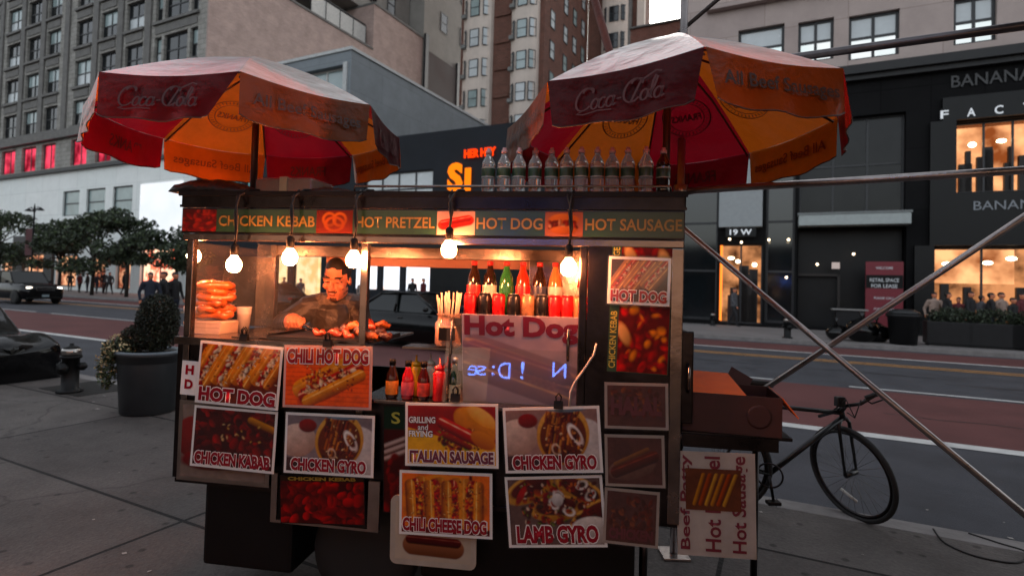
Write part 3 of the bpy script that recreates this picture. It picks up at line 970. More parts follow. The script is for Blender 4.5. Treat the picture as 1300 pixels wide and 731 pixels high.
# ------------------------------------------------------------------ printed pictures, painted in code
class Paint:
    """a little paint box for the food photographs printed on the menu sheets; y runs up, x from 0 to the aspect"""
    def __init__(s, asp, bg, n=96, seed=1):
        s.ny = n; s.nx = max(8, int(n * asp)); s.asp = asp
        s.Y, s.X = np.mgrid[0:s.ny, 0:s.nx]
        s.X = (s.X + .5) / s.nx * asp; s.Y = (s.Y + .5) / s.ny
        s.A = np.ones((s.ny, s.nx, 3)) * np.array(lin(bg)); s.e = 1.2 / n
        s.r = np.random.default_rng(seed)
    def noise(s, sc_, seed=0):
        r = np.random.default_rng(seed + 11)
        out = np.zeros_like(s.X); amp = 1.; tot = 0
        for o in range(4):
            g = r.random((int(sc_ * 2 ** o) + 3, int(sc_ * 2 ** o * s.asp) + 4))
            x = s.X * sc_ * 2 ** o; y = s.Y * sc_ * 2 ** o
            xi = x.astype(int); yi = y.astype(int); fx = x - xi; fy = y - yi
            fx = fx * fx * (3 - 2 * fx); fy = fy * fy * (3 - 2 * fy)
            out += amp * ((g[yi, xi] * (1 - fx) + g[yi, xi + 1] * fx) * (1 - fy) + (g[yi + 1, xi] * (1 - fx) + g[yi + 1, xi + 1] * fx) * fy)
            tot += amp; amp *= .55
        return out / tot
    def put(s, mask, col):
        c = np.asarray(col) if not isinstance(col, str) else np.array(lin(col))
        s.A = s.A * (1 - mask[..., None]) + c * mask[..., None]
        return s
    def ss(s, d): return np.clip(.5 - d / (2 * s.e), 0, 1)
    def grad(s, c0, c1, vert=True):
        t = (s.Y if vert else s.X / s.asp)[..., None]
        s.A = np.array(lin(c0)) * (1 - t) + np.array(lin(c1)) * t
        return s
    def ell(s, cx_, cy_, rx, ry, rot=0., col='#ffffff', dark=None, ring=0.):
        c, n = math.cos(rot), math.sin(rot)
        x = (s.X - cx_) * c + (s.Y - cy_) * n; y = -(s.X - cx_) * n + (s.Y - cy_) * c
        q = np.sqrt((x / rx) ** 2 + (y / ry) ** 2)
        mask = s.ss((q - 1) * min(rx, ry))
        if ring: mask = mask * (1 - s.ss((q - (1 - ring)) * min(rx, ry)))
        if dark:
            k = np.clip(.55 + .45 * (-x * .3 / rx + y * .9 / ry), 0, 1)[..., None]
            colr = np.array(lin(dark)) * (1 - k) + np.array(lin(col)) * k
            s.A = s.A * (1 - mask[..., None]) + colr * mask[..., None]
        else: s.put(mask, col)
        return s
    def cap(s, x0, y0, x1, y1, r, col, dark, hl=None, bend=0.):
        dx, dy = x1 - x0, y1 - y0; L = math.hypot(dx, dy)
        t = np.clip(((s.X - x0) * dx + (s.Y - y0) * dy) / L ** 2, 0, 1)
        nx_, ny_ = -dy / L, dx / L
        b = bend * np.sin(PI * t)
        ex = s.X - x0 - dx * t - nx_ * b; ey = s.Y - y0 - dy * t - ny_ * b
        d = np.sqrt(ex ** 2 + ey ** 2); side = (ex * nx_ + ey * ny_) / r
        if ny_ < 0: side = -side
        mask = s.ss(d - r)
        k = np.clip(.5 + .6 * side, 0, 1)[..., None]
        colr = np.array(lin(dark)) * (1 - k) + np.array(lin(col)) * k
        s.A = s.A * (1 - mask[..., None]) + colr * mask[..., None]
        if hl is not None:
            s.put(mask * np.clip(1 - np.abs(side - .45) * 4.5, 0, 1) * (.5 + .5 * np.sin(t * 9 + x0 * 30) ** 2), hl)
        return s
    def bits(s, n, xr, yr, size, cols, darks=None, along=None, spread=.05):
        for i in range(n):
            if along:
                t = s.r.random(); x = along[0] + (along[2] - along[0]) * t + s.r.normal() * spread; y = along[1] + (along[3] - along[1]) * t + s.r.normal() * spread
            else: x, y = s.r.uniform(*xr), s.r.uniform(*yr)
            k = s.r.integers(len(cols)); a = s.r.uniform(*size)
            s.ell(x, y, a, a * s.r.uniform(.45, .9), s.r.uniform(0, 3.1), cols[k], (darks or cols)[k] if darks else '#2a0a06')
        return s
    def mottle(s, amp=.35, sc_=6, seed=3):
        s.A = s.A * (1 - amp + 2 * amp * s.noise(sc_, seed))[..., None]
        return s
    def fade(s, k, col='#8a7a78'):
        s.A = s.A * (1 - k) + np.array(lin(col)) * k
        return s
def dog(P, x0, y0, x1, y1, r, top=None, n=26, seed=0, sausage=('#b0301c', '#4a0c08'), bun=('#cc7c36', '#5a240c'), zig=None):
    dx, dy = x1 - x0, y1 - y0; L = math.hypot(dx, dy); nx_, ny_ = -dy / L, dx / L
    if ny_ < 0: nx_, ny_ = -nx_, -ny_
    o = r * .55
    P.cap(x0 + nx_ * o, y0 + ny_ * o, x1 + nx_ * o, y1 + ny_ * o, r, bun[0], bun[1], '#e2a468')
    P.cap(x0 - nx_ * r * .15, y0 - ny_ * r * .15, x1 - nx_ * r * .15, y1 - ny_ * r * .15, r * .72, sausage[0], sausage[1], '#ffc0a0')
    if top: P.bits(n, None, None, (r * .14, r * .34), top, None, (x0, y0 - ny_ * r * .1, x1, y1 - ny_ * r * .1), r * .3)
    P.cap(x0 - nx_ * o * 1.5, y0 - ny_ * o * 1.5, x1 - nx_ * o * 1.5, y1 - ny_ * o * 1.5, r * .62, bun[0], bun[1], '#f0c080')
    if zig:
        k = 26
        pts = [(x0 + dx * (.06 + .88 * i / k) + nx_ * r * .3 * (1 if i % 2 else -1), y0 + dy * (.06 + .88 * i / k) + ny_ * r * .3 * (1 if i % 2 else -1)) for i in range(k)]
        for a, b in zip(pts, pts[1:]): P.cap(a[0], a[1], b[0], b[1], r * .09, zig, zig)
    return P
def ink(c):
    g = float(c.mean())
    return [min(.85, max(.004, (g + (float(x) - g) * 1.25) * 1.02)) for x in c]
def sheet_grid(mb, wd, ht, P, y):
    """the printed picture as a fine grid of ink-coloured faces, standing, read from -y"""
    bm = mb.bm
    lay = bm.loops.layers.float_color.get('Ink') or bm.loops.layers.float_color.new('Ink')
    ny, nx = P.ny, P.nx
    vs = [[bm.verts.new(mb.X @ Vector((-wd / 2 + wd * i / nx, y, -ht / 2 + ht * j / ny))) for i in range(nx + 1)] for j in range(ny + 1)]
    for j in range(ny):
        for i in range(nx):
            f = bm.faces.new((vs[j][i], vs[j][i + 1], vs[j + 1][i + 1], vs[j + 1][i]))
            f.material_index = mb.mi
            c = (*ink(P.A[j, i]), 1)
            for l in f.loops: l[lay] = c
INK = Mvert()
def red_print(): return M('red_print', '#94081f', .6, var=.12, spec=.1)
paper = M('white_paper', '#ece6e2', .6, var=.06, scale=12, spec=.2)
paper_old = M('yellowed_paper', '#9c8c82', .55, var=.18, scale=7)
outline_w = M('pale_print', '#f0e6e2', .6, var=.05, spec=.1)
def place_sheet(px, label, cat, group, v=-.012, lift=.0, name='menu_poster', tilt=2.0):
    """px: top-left, top-right, bottom-left corners in the photograph; the sheet hangs in front of the cart's face at depth v"""
    a, b, c = [Vector(onV(x, y, v)) for x, y in px]
    U_ = b - a; W_ = a - c
    wd, ht = U_.length, W_.length
    rot = math.atan2(U_.y, U_.x)
    ctr = (b + c) / 2
    o = thing(name, label, cat, K(ctr.x, v, ctr.y), 0, group)
    o.rotation_euler = (Matrix.Rotation(CYAW, 4, 'Z') @ Matrix.Rotation(-rot, 4, 'Y') @ Matrix.Rotation(math.radians(-tilt), 4, 'X')).to_euler()
    return o, wd, ht
def poster(px, label, P, texts, border=.012, v=-.026, cat='poster', group='menu posters on the cart', sheet=None, sleeve=True, tilt=2.0, pic=None, name='menu_poster'):
    o, wd, ht = place_sheet(px, label, cat, group, v, tilt=tilt, name=name)
    mb = MB(sheet or paper)
    mb.box(-wd / 2, wd / 2, 0, .003, -ht / 2, ht / 2)
    mb.build('sheet', o)
    if P is not None:
        mb = MB(INK); mb.recalc = False
        x0, z0, x1, z1 = pic or (0, 0, 1, 1)
        w0, h0 = wd - 2 * border, ht - 2 * border
        mb.X = Matrix.Translation((-w0 / 2 + w0 * (x0 + x1) / 2, 0, -h0 / 2 + h0 * (z0 + z1) / 2))
        sheet_grid(mb, w0 * (x1 - x0), h0 * (z1 - z0), P, -.0008 if name != 'sign_board' else -.004)
        mb.build('picture', o)
    if texts:
        for t in texts:
            mb = MB(outline_w)
            body, x0, z0, x1, z1 = t[:5]
            kw = t[5] if len(t) > 5 else {}
            col = kw.get('col') or red_print(); ol = kw.get('ol', outline_w); r_ = kw.get('rot', 0); b_ = kw.get('bold', .05)
            tw, th = (x1 - x0) * wd, (z1 - z0) * ht
            if abs(r_) > 1: tw, th = th, tw
            if ol: sign_text(mb, ol, body, ((x0 + x1) / 2 - .5) * wd, ((z0 + z1) / 2 - .5) * ht, tw * 1.025, th * 1.13, -.0016, b_ + .045, rot=r_)
            sign_text(mb, col, body, ((x0 + x1) / 2 - .5) * wd, ((z0 + z1) / 2 - .5) * ht, tw, th, -.0024, b_, rot=r_)
            mb.build('lettering', o)
    if sleeve:
        mb = MB(acryl); e = .006
        mb.quad((-wd / 2 - e, -.0036, -ht / 2 - e), (wd / 2 + e, -.0036, -ht / 2 - e), (wd / 2 + e, -.0036, ht / 2 + e), (-wd / 2 - e, -.0036, ht / 2 + e))
        mb.build('plastic_sleeve', o)
    return o
TOP = ['#e8c8a0', '#d8a878', '#a04028', '#f0e0c8', '#7a2a18']
# 1 hot dog
P = Paint(1.4, '#5a2418', seed=2).mottle(.5, 5)
for k in range(4): dog(P, .05 + .36 * k, .38 + .02 * k, .42 + .36 * k, 1.12, .15, TOP, 80)
P.bits(60, (0, 1.4), (.3, 1), (.008, .022), ['#f0dcc0', '#7a1c10', '#d07030', '#3a0c08']).mottle(.3, 9).mottle(.2, 22)
poster([(253, 432), (358, 441), (249, 510)], 'poster HOT DOG with diagonal topped hot dogs, beside the pink-bordered CHILI HOT DOG', P, [('HOT DOG', .04, .04, .96, .27)])
# 2 chili hot dog
P = Paint(1.45, '#d8622a', seed=3).mottle(.16, 3)
for k in range(9): P.cap(0, .02 + .08 * k, 1.5, .0 + .08 * k, .006, '#b84a1c', '#b84a1c')
P.ell(.78, .34, .62, .18, .5, '#a8401a', '#7a2a10')
dog(P, .34, .2, 1.22, .66, .17, TOP, 60, bun=('#d89048', '#8a4414'))
P.bits(26, (.35, .8), (.4, .62), (.02, .045), ['#c03020', '#8a2018', '#e0a070']).bits(70, (.3, 1.2), (.25, .72), (.008, .022), ['#f0d0a0', '#8a1c10', '#e07030', '#3a0c08']).mottle(.26, 9).mottle(.2, 22)
poster([(363, 438), (475, 440), (357, 516)], 'poster CHILI HOT DOG with its red title along the top', P, [('CHILI HOT DOG', .04, .71, .96, .95)], sheet=M('pink_paper', '#d09a90', .5))
# 3 chicken kabab
P = Paint(1.42, '#3a0d0c', seed=4).mottle(.5, 6)
P.bits(120, (0, 1.42), (.1, 1), (.04, .1), ['#8a1a14', '#6a1210', '#a83018', '#3a0a0a', '#5a1c10'])
P.cap(1.0, .85, 1.42, .7, .06, '#c08040', '#6a3a14').bits(14, (.5, 1.2), (.4, .8), (.015, .03), ['#e8c090', '#d0a060']).mottle(.2, 10)
poster([(247, 514), (353, 523), (241, 590)], 'poster CHICKEN KABAB with dark red meat, under the HOT DOG poster at the left', P, [('CHICKEN KABAB', .05, .05, .95, .26)])
def gyro(P, cx_, cy_, s=1.):
    P.ell(cx_, cy_ - .02, .42 * s, .5 * s, -.2, '#d8a060', '#8a5420')
    P.ell(cx_, cy_ - .05, .37 * s, .43 * s, -.2, '#6a3018', '#3a140a')
    for i in range(40):
        a = P.r.uniform(-.6, .6); x = cx_ + P.r.uniform(-.26, .26) * s; y = cy_ + P.r.uniform(-.32, .34) * s
        c = [('#a85a34', '#4a1c10'), ('#8a3a24', '#3a120a'), ('#c07a48', '#5a2814'), ('#582014', '#2a0a06')][P.r.integers(4)]
        P.cap(x, y, x + .04 * math.cos(a) * s, y + .16 * s, .026 * s, c[0], c[1])
    P.ell(cx_ + .2 * s, cy_ - .02 * s, .09 * s, .2 * s, .5, '#efe2dc', '#b8a098', ring=.35)
    P.ell(cx_ - .12 * s, cy_ - .26 * s, .07 * s, .1 * s, .3, '#d8b8a4', '#98705a', ring=.3)
    P.bits(46, (cx_ - .3 * s, cx_ + .3 * s), (cy_ - .36 * s, cy_ + .36 * s), (.01, .03), ['#d89060', '#5a1c0e', '#8a3418', '#f0cca0', '#2a0a06'])
def gyro_base(seed, warm):
    P = Paint(1.48, '#8a6a64' if warm else '#77696c', seed=seed).mottle(.2, 3)
    P.ell(.18, .55, .34, .3, .2, '#d8bcae', '#8a6458').ell(.36, .82, .16, .12, 0, '#8a1a20', '#4a0a10').ell(1.36, .4, .3, .45, .3, '#d8ccc8', '#a09490')
    P.ell(.1, .1, .5, .14, 0, '#4a3030', '#2a1a1a')
    gyro(P, .92, .6)
    P.ell(.98, 1.02, .34, .07, 0, '#8a9aa8', '#4a5560')
    return P.mottle(.25, 7).mottle(.16, 20)
poster([(361, 523), (474, 528), (362, 599)], 'greyish poster CHICKEN GYRO under the CHILI HOT DOG poster', gyro_base(5, False), [('CHICKEN GYRO', .08, .05, .92, .26)])
# 5 meat picture in an aluminium frame
P = Paint(1.75, '#3a0a08', seed=6).mottle(.5, 6)
P.bits(130, (0, 1.75), (0, .9), (.06, .14), ['#a8241a', '#8a1a14', '#c23a20', '#5a100c', '#7a1a14']).mottle(.3, 9)
P.put(P.ss(.9 - P.Y), '#241810')
o = poster([(358, 603), (466, 605), (353, 663)], 'red meat picture in an aluminium frame under the greyish CHICKEN GYRO', P, [('CHICKEN KEBAB', .1, .9, .9, .975, dict(col=M('yellow_print', '#9a7a20', .5), ol=None))], border=.004, v=-.008, sheet=black_plastic, sleeve=False, tilt=0)
mb = MB(alu); a = Vector(onV(345, 600, -.005)); b = Vector(onV(480, 676, -.005))
u0, u1, w1, w0 = a.x, b.x, a.y, b.y
mb.box(u0, u1, -.004, .01, w0, w0 + .012); mb.box(u0, u0 + .03, -.0045, .01, w0 + .0121, w1); mb.box(u1 - .055, u1, -.0045, .01, w0 + .0121, w1)
mb.build('picture_frame', cart)
# 6 italian sausage
P = Paint(1.42, '#d8a040', seed=7)
P.put(P.ss(.62 - P.Y - .25 * np.sin(P.X * 1.2) + .0), '#8a1420').put(P.ss(-(P.X - .55) - (P.Y - .6) * .3) * P.ss(.4 - P.Y), '#8a1018')
P.mottle(.12, 3)
P.ell(1.1, .68, .4, .24, -.65, '#e0904a', '#9a4a18').ell(1.2, .82, .28, .12, -.65, '#f0b070', '#e0904a')
for i in range(30): P.ell(P.r.uniform(.5, 1.1), P.r.uniform(.25, .6) , .05, .03, P.r.uniform(0, 3), ['#7a1a10', '#4a0c0a', '#b8502a', '#6a7a2a'][i % 4], '#2a0806')
P.bits(60, (.5, 1.2), (.25, .6), (.01, .03), ['#c85a28', '#3a0806', '#8a9a3a', '#f0b080', '#7a140c']).mottle(.25, 9)
P.cap(.58, .7, 1.12, .42, .1, '#d03a20', '#5a100c', '#ffc8b0').cap(.62, .48, 1.0, .3, .05, '#8a3018', '#3a0c08').ell(1.22, .42, .22, .13, -.6, '#d08038', '#8a3c14')
poster([(516, 511), (634, 513), (513, 590)], 'poster ITALIAN SAUSAGE with GRILLING and FRYING written beside the bun', P,
       [('ITALIAN SAUSAGE', .05, .06, .95, .25, dict(col=M('purple_print', '#6a1434', .4))),
        ('GRILLING', .04, .68, .33, .78, dict(col=outline_w, ol=black_plastic, bold=.03)), ('and', .14, .57, .25, .66, dict(col=outline_w, ol=black_plastic, bold=.01)), ('FRYING', .04, .46, .3, .56, dict(col=outline_w, ol=black_plastic, bold=.03))])
# 7 chili cheese dog
P = Paint(1.45, '#e0742c', seed=8).mottle(.2, 3)
P.ell(.7, .5, .72, .5, 0, '#e88a3a', '#a84a18').put(P.ss(P.Y - .1 - .0 * P.X), '#5a1a10')
for k, x in enumerate((.26, .56, .84, 1.14)):
    dog(P, x + .02, .22, x - .02 + .05 * k * .3, .82, .135, ['#d8361a', '#a81e12', '#f08a3a', '#ffb060', '#6a0e0a', '#e8501e'], 130, bun=('#dc8a44', '#7e3c14'))
P.bits(80, (.1, 1.35), (.25, .9), (.008, .02), ['#ffc890', '#c02a14', '#5a0c08', '#ff9040']).mottle(.28, 9).mottle(.2, 22)
poster([(511, 597), (629, 602), (503, 676)], 'poster CHILI CHEESE DOG with four upright hot dogs on orange', P, [('CHILI CHEESE DOG', .04, .06, .94, .27)], v=-.02)
# 8 chicken gyro right
poster([(639, 518), (762, 515), (641, 600)], 'warm-toned poster CHICKEN GYRO under the white cable at the pane', gyro_base(9, True), [('CHICKEN GYRO', .08, .05, .94, .27)])
# 9 lamb gyro
P = Paint(1.46, '#5a4440', seed=10).mottle(.3, 3)
for i, (x, y, rr) in enumerate(((.35, .85, .4), (1.15, .8, -.5), (.75, .55, .1), (1.3, .4, .6))):
    P.ell(x, y, .42, .2, rr, '#d09a5a', '#7a4a20').ell(x, y + .03, .34, .13, rr, '#5a2018', '#2a0c0a')
P.bits(80, (.2, 1.4), (.3, .95), (.03, .07), ['#7a2a20', '#4a1814', '#a84a34', '#3a2a24', '#8a1a20'])
for (x, y) in ((.8, .75), (.72, .62), (1.18, .9), (1.3, .74), (.95, .5)): P.ell(x, y, .1, .07, x * 3, '#e8dcd4', '#a09088', ring=.4)
P.bits(120, (.2, 1.4), (.3, .95), (.008, .03), ['#c86a40', '#e8c8b0', '#3a0c08', '#a02a1c', '#6a7a30'])
P.ell(.78, .68, .09, .1, 0, '#d8d0cc', '#908480').ell(.2, .75, .05, .16, -.5, '#b01a1c', '#5a0a0c').ell(1.3, .2, .35, .22, 0, '#d8ccc4', '#8a7a74')
P.mottle(.25, 8).mottle(.18, 20)
poster([(643, 606), (767, 603), (644, 694)], 'poster LAMB GYRO, lowest sheet under the warm-toned CHICKEN GYRO', P, [('LAMB GYRO', .09, .06, .92, .31)], v=-.02)
# 10/11 right column
P = Paint(.5, '#4a0c0a', seed=12).mottle(.4, 6)
P.bits(150, (0, .5), (0, 1), (.02, .05), ['#a81c18', '#8a1414', '#c83a20', '#d88a30', '#5a0c0a', '#7a1410'])
for (x, y) in ((.06, .3), (.44, .9), (.1, .92), (.02, .6)): P.ell(x, y, .05, .1, .6, '#c8a070', '#7a5a34')
ylw = M('yellow_print_dim', '#a8a03a', .5)
poster([(775, 312), (852, 315), (773, 471)], 'tall CHICKEN KEBAB sign on the right column with a green lettered edge', P, [('CHICKEN KEBAB', .02, .03, .13, .48, dict(col=ylw, ol=None, rot=PI / 2, bold=.01)), ('SAUSAGE', .02, .75, .13, .99, dict(col=ylw, ol=None, rot=PI / 2, bold=.01))], border=.003, v=-.006, sleeve=False, tilt=0, pic=(.15, 0, 1, 1), sheet=M('dark_green_sheet', '#1c3a22', .5))
P = Paint(1.35, '#2a1210', seed=13).mottle(.5, 5)
for k in range(3): dog(P, .1 + .4 * k, .3 + .05 * k, .55 + .4 * k, .95, .14, TOP, 30, bun=('#9a6a48', '#4a2414'))
P.fade(.22, '#4a3434')
poster([(773, 325), (852, 328), (771, 385)], 'white-bordered HOT DOG sheet taped over the tall CHICKEN KEBAB sign', P, [('HOT DOG', .05, .05, .95, .3)], v=-.014, border=.012, tilt=0)
def faded(seed, what):
    P = Paint(1.35, '#4a2a26', seed=seed).mottle(.4, 4)
    if what == 'dog':
        P.ell(.6, .35, .6, .25, .2, '#7a5a50', '#4a302a'); P.cap(.2, .25, 1.15, .6, .13, '#5a1c14', '#240a08', '#8a4030'); P.cap(.2, .42, 1.0, .75, .05, '#8a5a34', '#4a2a18')
    else:
        P.bits(70, (.1, 1.25), (.25, .9), (.04, .1), ['#6a2418', '#4a1812', '#8a4a30', '#3a1410'])
    P.mottle(.3, 12, seed)
    return P.fade(.3, '#5a4844')
fred = M('faded_red_print', '#5a1c24', .5, var=.3)
o_f = M('faded_outline', '#8a7672', .6, var=.2)
for px, lab, wh, tx in (([(768, 485), (849, 487), (767, 543)], 'dark weathered sheet reading HALAL under the tall CHICKEN KEBAB sign', 'meat', 'HALAL'),
                        ([(769, 551), (845, 553), (767, 616)], 'faded sheet with a dark sausage, middle of the three weathered sheets', 'dog', None),
                        ([(767, 618), (837, 625), (766, 688)], 'faded brown meat sheet, lowest on the right column', 'meat', 'CHICKEN')):
    poster(px, lab, faded(len(lab), wh), [(tx, .1, .1 if tx != 'HALAL' else .3, .9, .3 if tx != 'HALAL' else .7, dict(col=fred, ol=None))] if tx else None, sheet=paper_old, sleeve=True, tilt=1)
# 15 white board with sideways words
P = Paint(1.2, '#5a3020', seed=20).mottle(.4, 4)
for k in range(6): P.cap(.2 + .13 * k, .15, .4 + .14 * k, .85, .05, ['#c08040', '#a84a20', '#d09a50'][k % 3], '#4a1c10')
P.mottle(.25, 9).fade(.3, '#4a3832')
wpurple = M('maroon_print', '#6a1628', .5, var=.2)
vd = .0
poster([(862, 572), (962, 576), (857, 703)], 'white board with sideways red words Hot and Sausage below the folding shelf', P,
       [('Beef Patty', .04, .06, .2, 1.02 - .05, dict(col=wpurple, ol=None, rot=PI / 2, bold=.02)), ('Hot Pretzel', .36, .05, .56, .96, dict(col=wpurple, ol=None, rot=PI / 2, bold=.02)), ('Hot Sausage', .7, .05, .93, .97, dict(col=wpurple, ol=None, rot=PI / 2, bold=.02))],
       pic=(.08, .44, .84, .86), v=.0, sheet=M('grubby_white_board', '#a5988f', .5, var=.2, scale=6), sleeve=False, group=None, cat='sign board', name='sign_board', tilt=0)
for ob in [x for x in bpy.data.objects if x.name.startswith('sign_board')]:
    pass
# 16 big Hot Dog sheet behind the pane
P = Paint(1.3, '#b09a98', seed=21).mottle(.06, 4)
dog(P, .12, .52, 1.12, .2, .17, None, sausage=('#5a2420', '#2a1010'), bun=('#7a5648', '#4a3028'), zig='#6a3a24')
P.cap(.12, .62, 1.1, .32, .09, '#6a2a24', '#34100e', '#a06a5a')
P.mottle(.15, 9).fade(.5, '#8c8096')
poster([(587, 397), (740, 402), (587, 511)], 'big white sheet reading Hot Dog in purple-red over a long sausage', P, [('Hot Dog', .02, .70, .96, .99, dict(col=M('purple_red_print', '#6e1430', .45), ol=None, bold=.045))], border=.002, v=.05, sheet=M('mauve_white_sheet', '#c4b8be', .4), sleeve=False, tilt=-9.2, group=None)
# 17 small H D sheet
poster([(231, 457), (252, 459), (229, 500)], 'narrow white sheet showing H over D at the left edge of the cart', None, [('H', .25, .6, .75, .88, dict(ol=None)), ('D', .25, .18, .75, .46, dict(ol=None))], v=.006, sleeve=False, tilt=0)
# 18 old framed picture low left
P = Paint(1.2, '#7a6a62', seed=23).mottle(.25, 4)
P.ell(.2, .55, .3, .3, 0, '#8a3030', '#4a1818').ell(.55, .28, .55, .16, .1, '#7a2024', '#3a0c10').ell(.6, .75, .4, .2, 0, '#5a4a3c', '#2a201a').mottle(.3, 9).fade(.2, '#4a4440')
o = poster([(228, 507), (345, 515), (224, 608)], 'old framed picture with red shapes showing below the CHICKEN KABAB poster', P, None, v=.0, sheet=alu, border=.02, sleeve=False, tilt=0)
# 19 narrow dark picture behind italian sausage
P = Paint(.35, '#3a1414', seed=24).mottle(.4, 5)
P.put(P.ss(.78 - P.Y), '#12241a')
for k in range(3): P.cap(.02, .62 - .06 * k, .3, .7 - .06 * k, .02, '#c8b0a8', '#6a5048')
P.bits(40, (0, .35), (0, .55), (.03, .06), ['#6a1418', '#4a0c10', '#8a2420'])
poster([(487, 514), (522, 515), (486, 650)], 'narrow dark picture with a yellow S beside the ITALIAN SAUSAGE poster', P, [('S', .3, .83, .62, .94, dict(col=ylw, ol=None, bold=.02))], border=.004, v=.012, sheet=steel_dark, sleeve=False, tilt=0)
# 20 cream hot dog sign below
o, wd, ht = place_sheet([(497, 628), (606, 636), (494, 714)], 'cream rounded sign with a dark hot dog below the CHILI CHEESE DOG poster', 'sign', None, .0, name='hot_dog_sign', tilt=0)
P = Paint(1.3, '#a89a8c', seed=25).mottle(.12, 4)
P.cap(.3, .26, 1.02, .24, .17, '#8a5a44', '#5a3424').cap(.26, .36, 1.06, .34, .08, '#5a1c18', '#2a0c0a', '#8a5048')
mb = MB(M('cream_board', '#a89a8c', .5, var=.15, scale=8))
rr = .03; pts = []
for (sx, sz, a0) in ((1, 1, 0), (-1, 1, 90), (-1, -1, 180), (1, -1, 270)):
    for k in range(5):
        a = math.radians(a0 + k * 22.5); pts.append((sx * (wd / 2 - rr) + rr * math.cos(a), sz * (ht / 2 - rr) + rr * math.sin(a)))
mb.prism(pts, 'y', .0, .01); mb.build('board', o)
mb = MB(INK); mb.recalc = False; sheet_grid(mb, wd - .05, ht - .05, P, -.001); mb.build('picture', o)

# ------------------------------------------------------------------ header lettering and pictures
green = M('header_green', '#14331e', .35, var=.12, coat=.3)
gold = M('header_gold', '#7c6424', .4, var=.1)
uH = lambda px: onV(px, 285, -.014)[0]
mb = MB(green)
for a, b in ((275, 402), (448, 555), (603, 692), (740, 868)): mb.box(uH(a), uH(b), -.0165, -.0142, H0 + .008, H1 - .006)
gb = mb.build('green_panel', cart)
mb = MB()
for t, a, b in (('CHICKEN KEBAB', 278, 400), ('HOT PRETZEL', 452, 552), ('HOT DOG', 605, 689), ('HOT SAUSAGE', 743, 866)):
    sign_text(mb, gold, t, (uH(a) + uH(b)) / 2, (H0 + H1) / 2, uH(b) - uH(a), .052, -.0175, .018)
mb.build('lettering', gb)
def header_pic(a, b, P):
    P.fade(.35, '#30201c')
    mb = MB(INK); mb.recalc = False
    mb.X = Matrix.Translation(((uH(a) + uH(b)) / 2, -.0172, (H0 + H1) / 2)); sheet_grid(mb, uH(b) - uH(a), H1 - H0 - .016, P, 0)
    mb.build('header_picture', cart)
P = Paint(1.3, '#4a1410', 40, 31).mottle(.4, 5).bits(50, (0, 1.3), (0, 1), (.08, .16), ['#8a2018', '#6a1814', '#a83a20']); header_pic(232, 275, P)
P = Paint(1.4, '#5a2018', 40, 32)
for c_ in ((.5, .6), (.9, .6)): P.ell(c_[0], c_[1], .28, .32, 0, '#b86a34', '#5a2a14', ring=.35)
P.ell(.7, .4, .4, .34, 0, '#a85a2c', '#5a2a14', ring=.3); header_pic(402, 448, P)
P = Paint(1.4, '#b89a90', 40, 33); P.cap(.25, .42, 1.15, .62, .22, '#c24a2c', '#7a1a14').cap(.25, .5, 1.15, .7, .12, '#b01818', '#5a0a0c', '#ffb0a0'); header_pic(555, 603, P)
P = Paint(1.4, '#8a5a4c', 40, 34); P.ell(.7, .68, .55, .25, 0, '#c07a4a', '#8a4a28').bits(30, (.2, 1.2), (.35, .6), (.05, .12), ['#8a2a1c', '#5a1a14', '#c8a080']).ell(.7, .25, .5, .16, 0, '#b8744a', '#7a4024'); header_pic(692, 740, P)

# ================================================================== UMBRELLAS
red_flap = Mfabric('red_vinyl', '#8c0d26', '#330409', .2, .32, '#700a1c', .3)  # both flaps: outer face coloured darker for the shade it hangs in
gold_flap = Mfabric('golden_vinyl', '#c86014', '#643008', .28, .3, '#a05812', .22)
red_top = Mfabric('red_canopy_sky_sheen', '#780a20', '#efe9e7', .8, .22, '#c00c26', .3)  # near-white outside paints the sky's sheen onto red vinyl
gold_top = Mfabric('golden_canopy_sky_sheen', '#cc6214', '#efe7e0', .8, .22, '#f2741a', .3)  # near-white outside paints the sky's sheen onto golden vinyl
ink_dark = M('dark_brown_ink', '#3a1a10', .5, var=.2)
ink_faint = M('faint_pale_ink', '#48181c', .5, var=.2)
ink_orange = M('brown_ink_on_gold', '#7a3410', .6, var=.2)
ink_deep = M('deep_red_ink', '#4a0818', .6, var=.2)
pole_m = M('umbrella_pole', '#5a4640', .4, .6, .2)
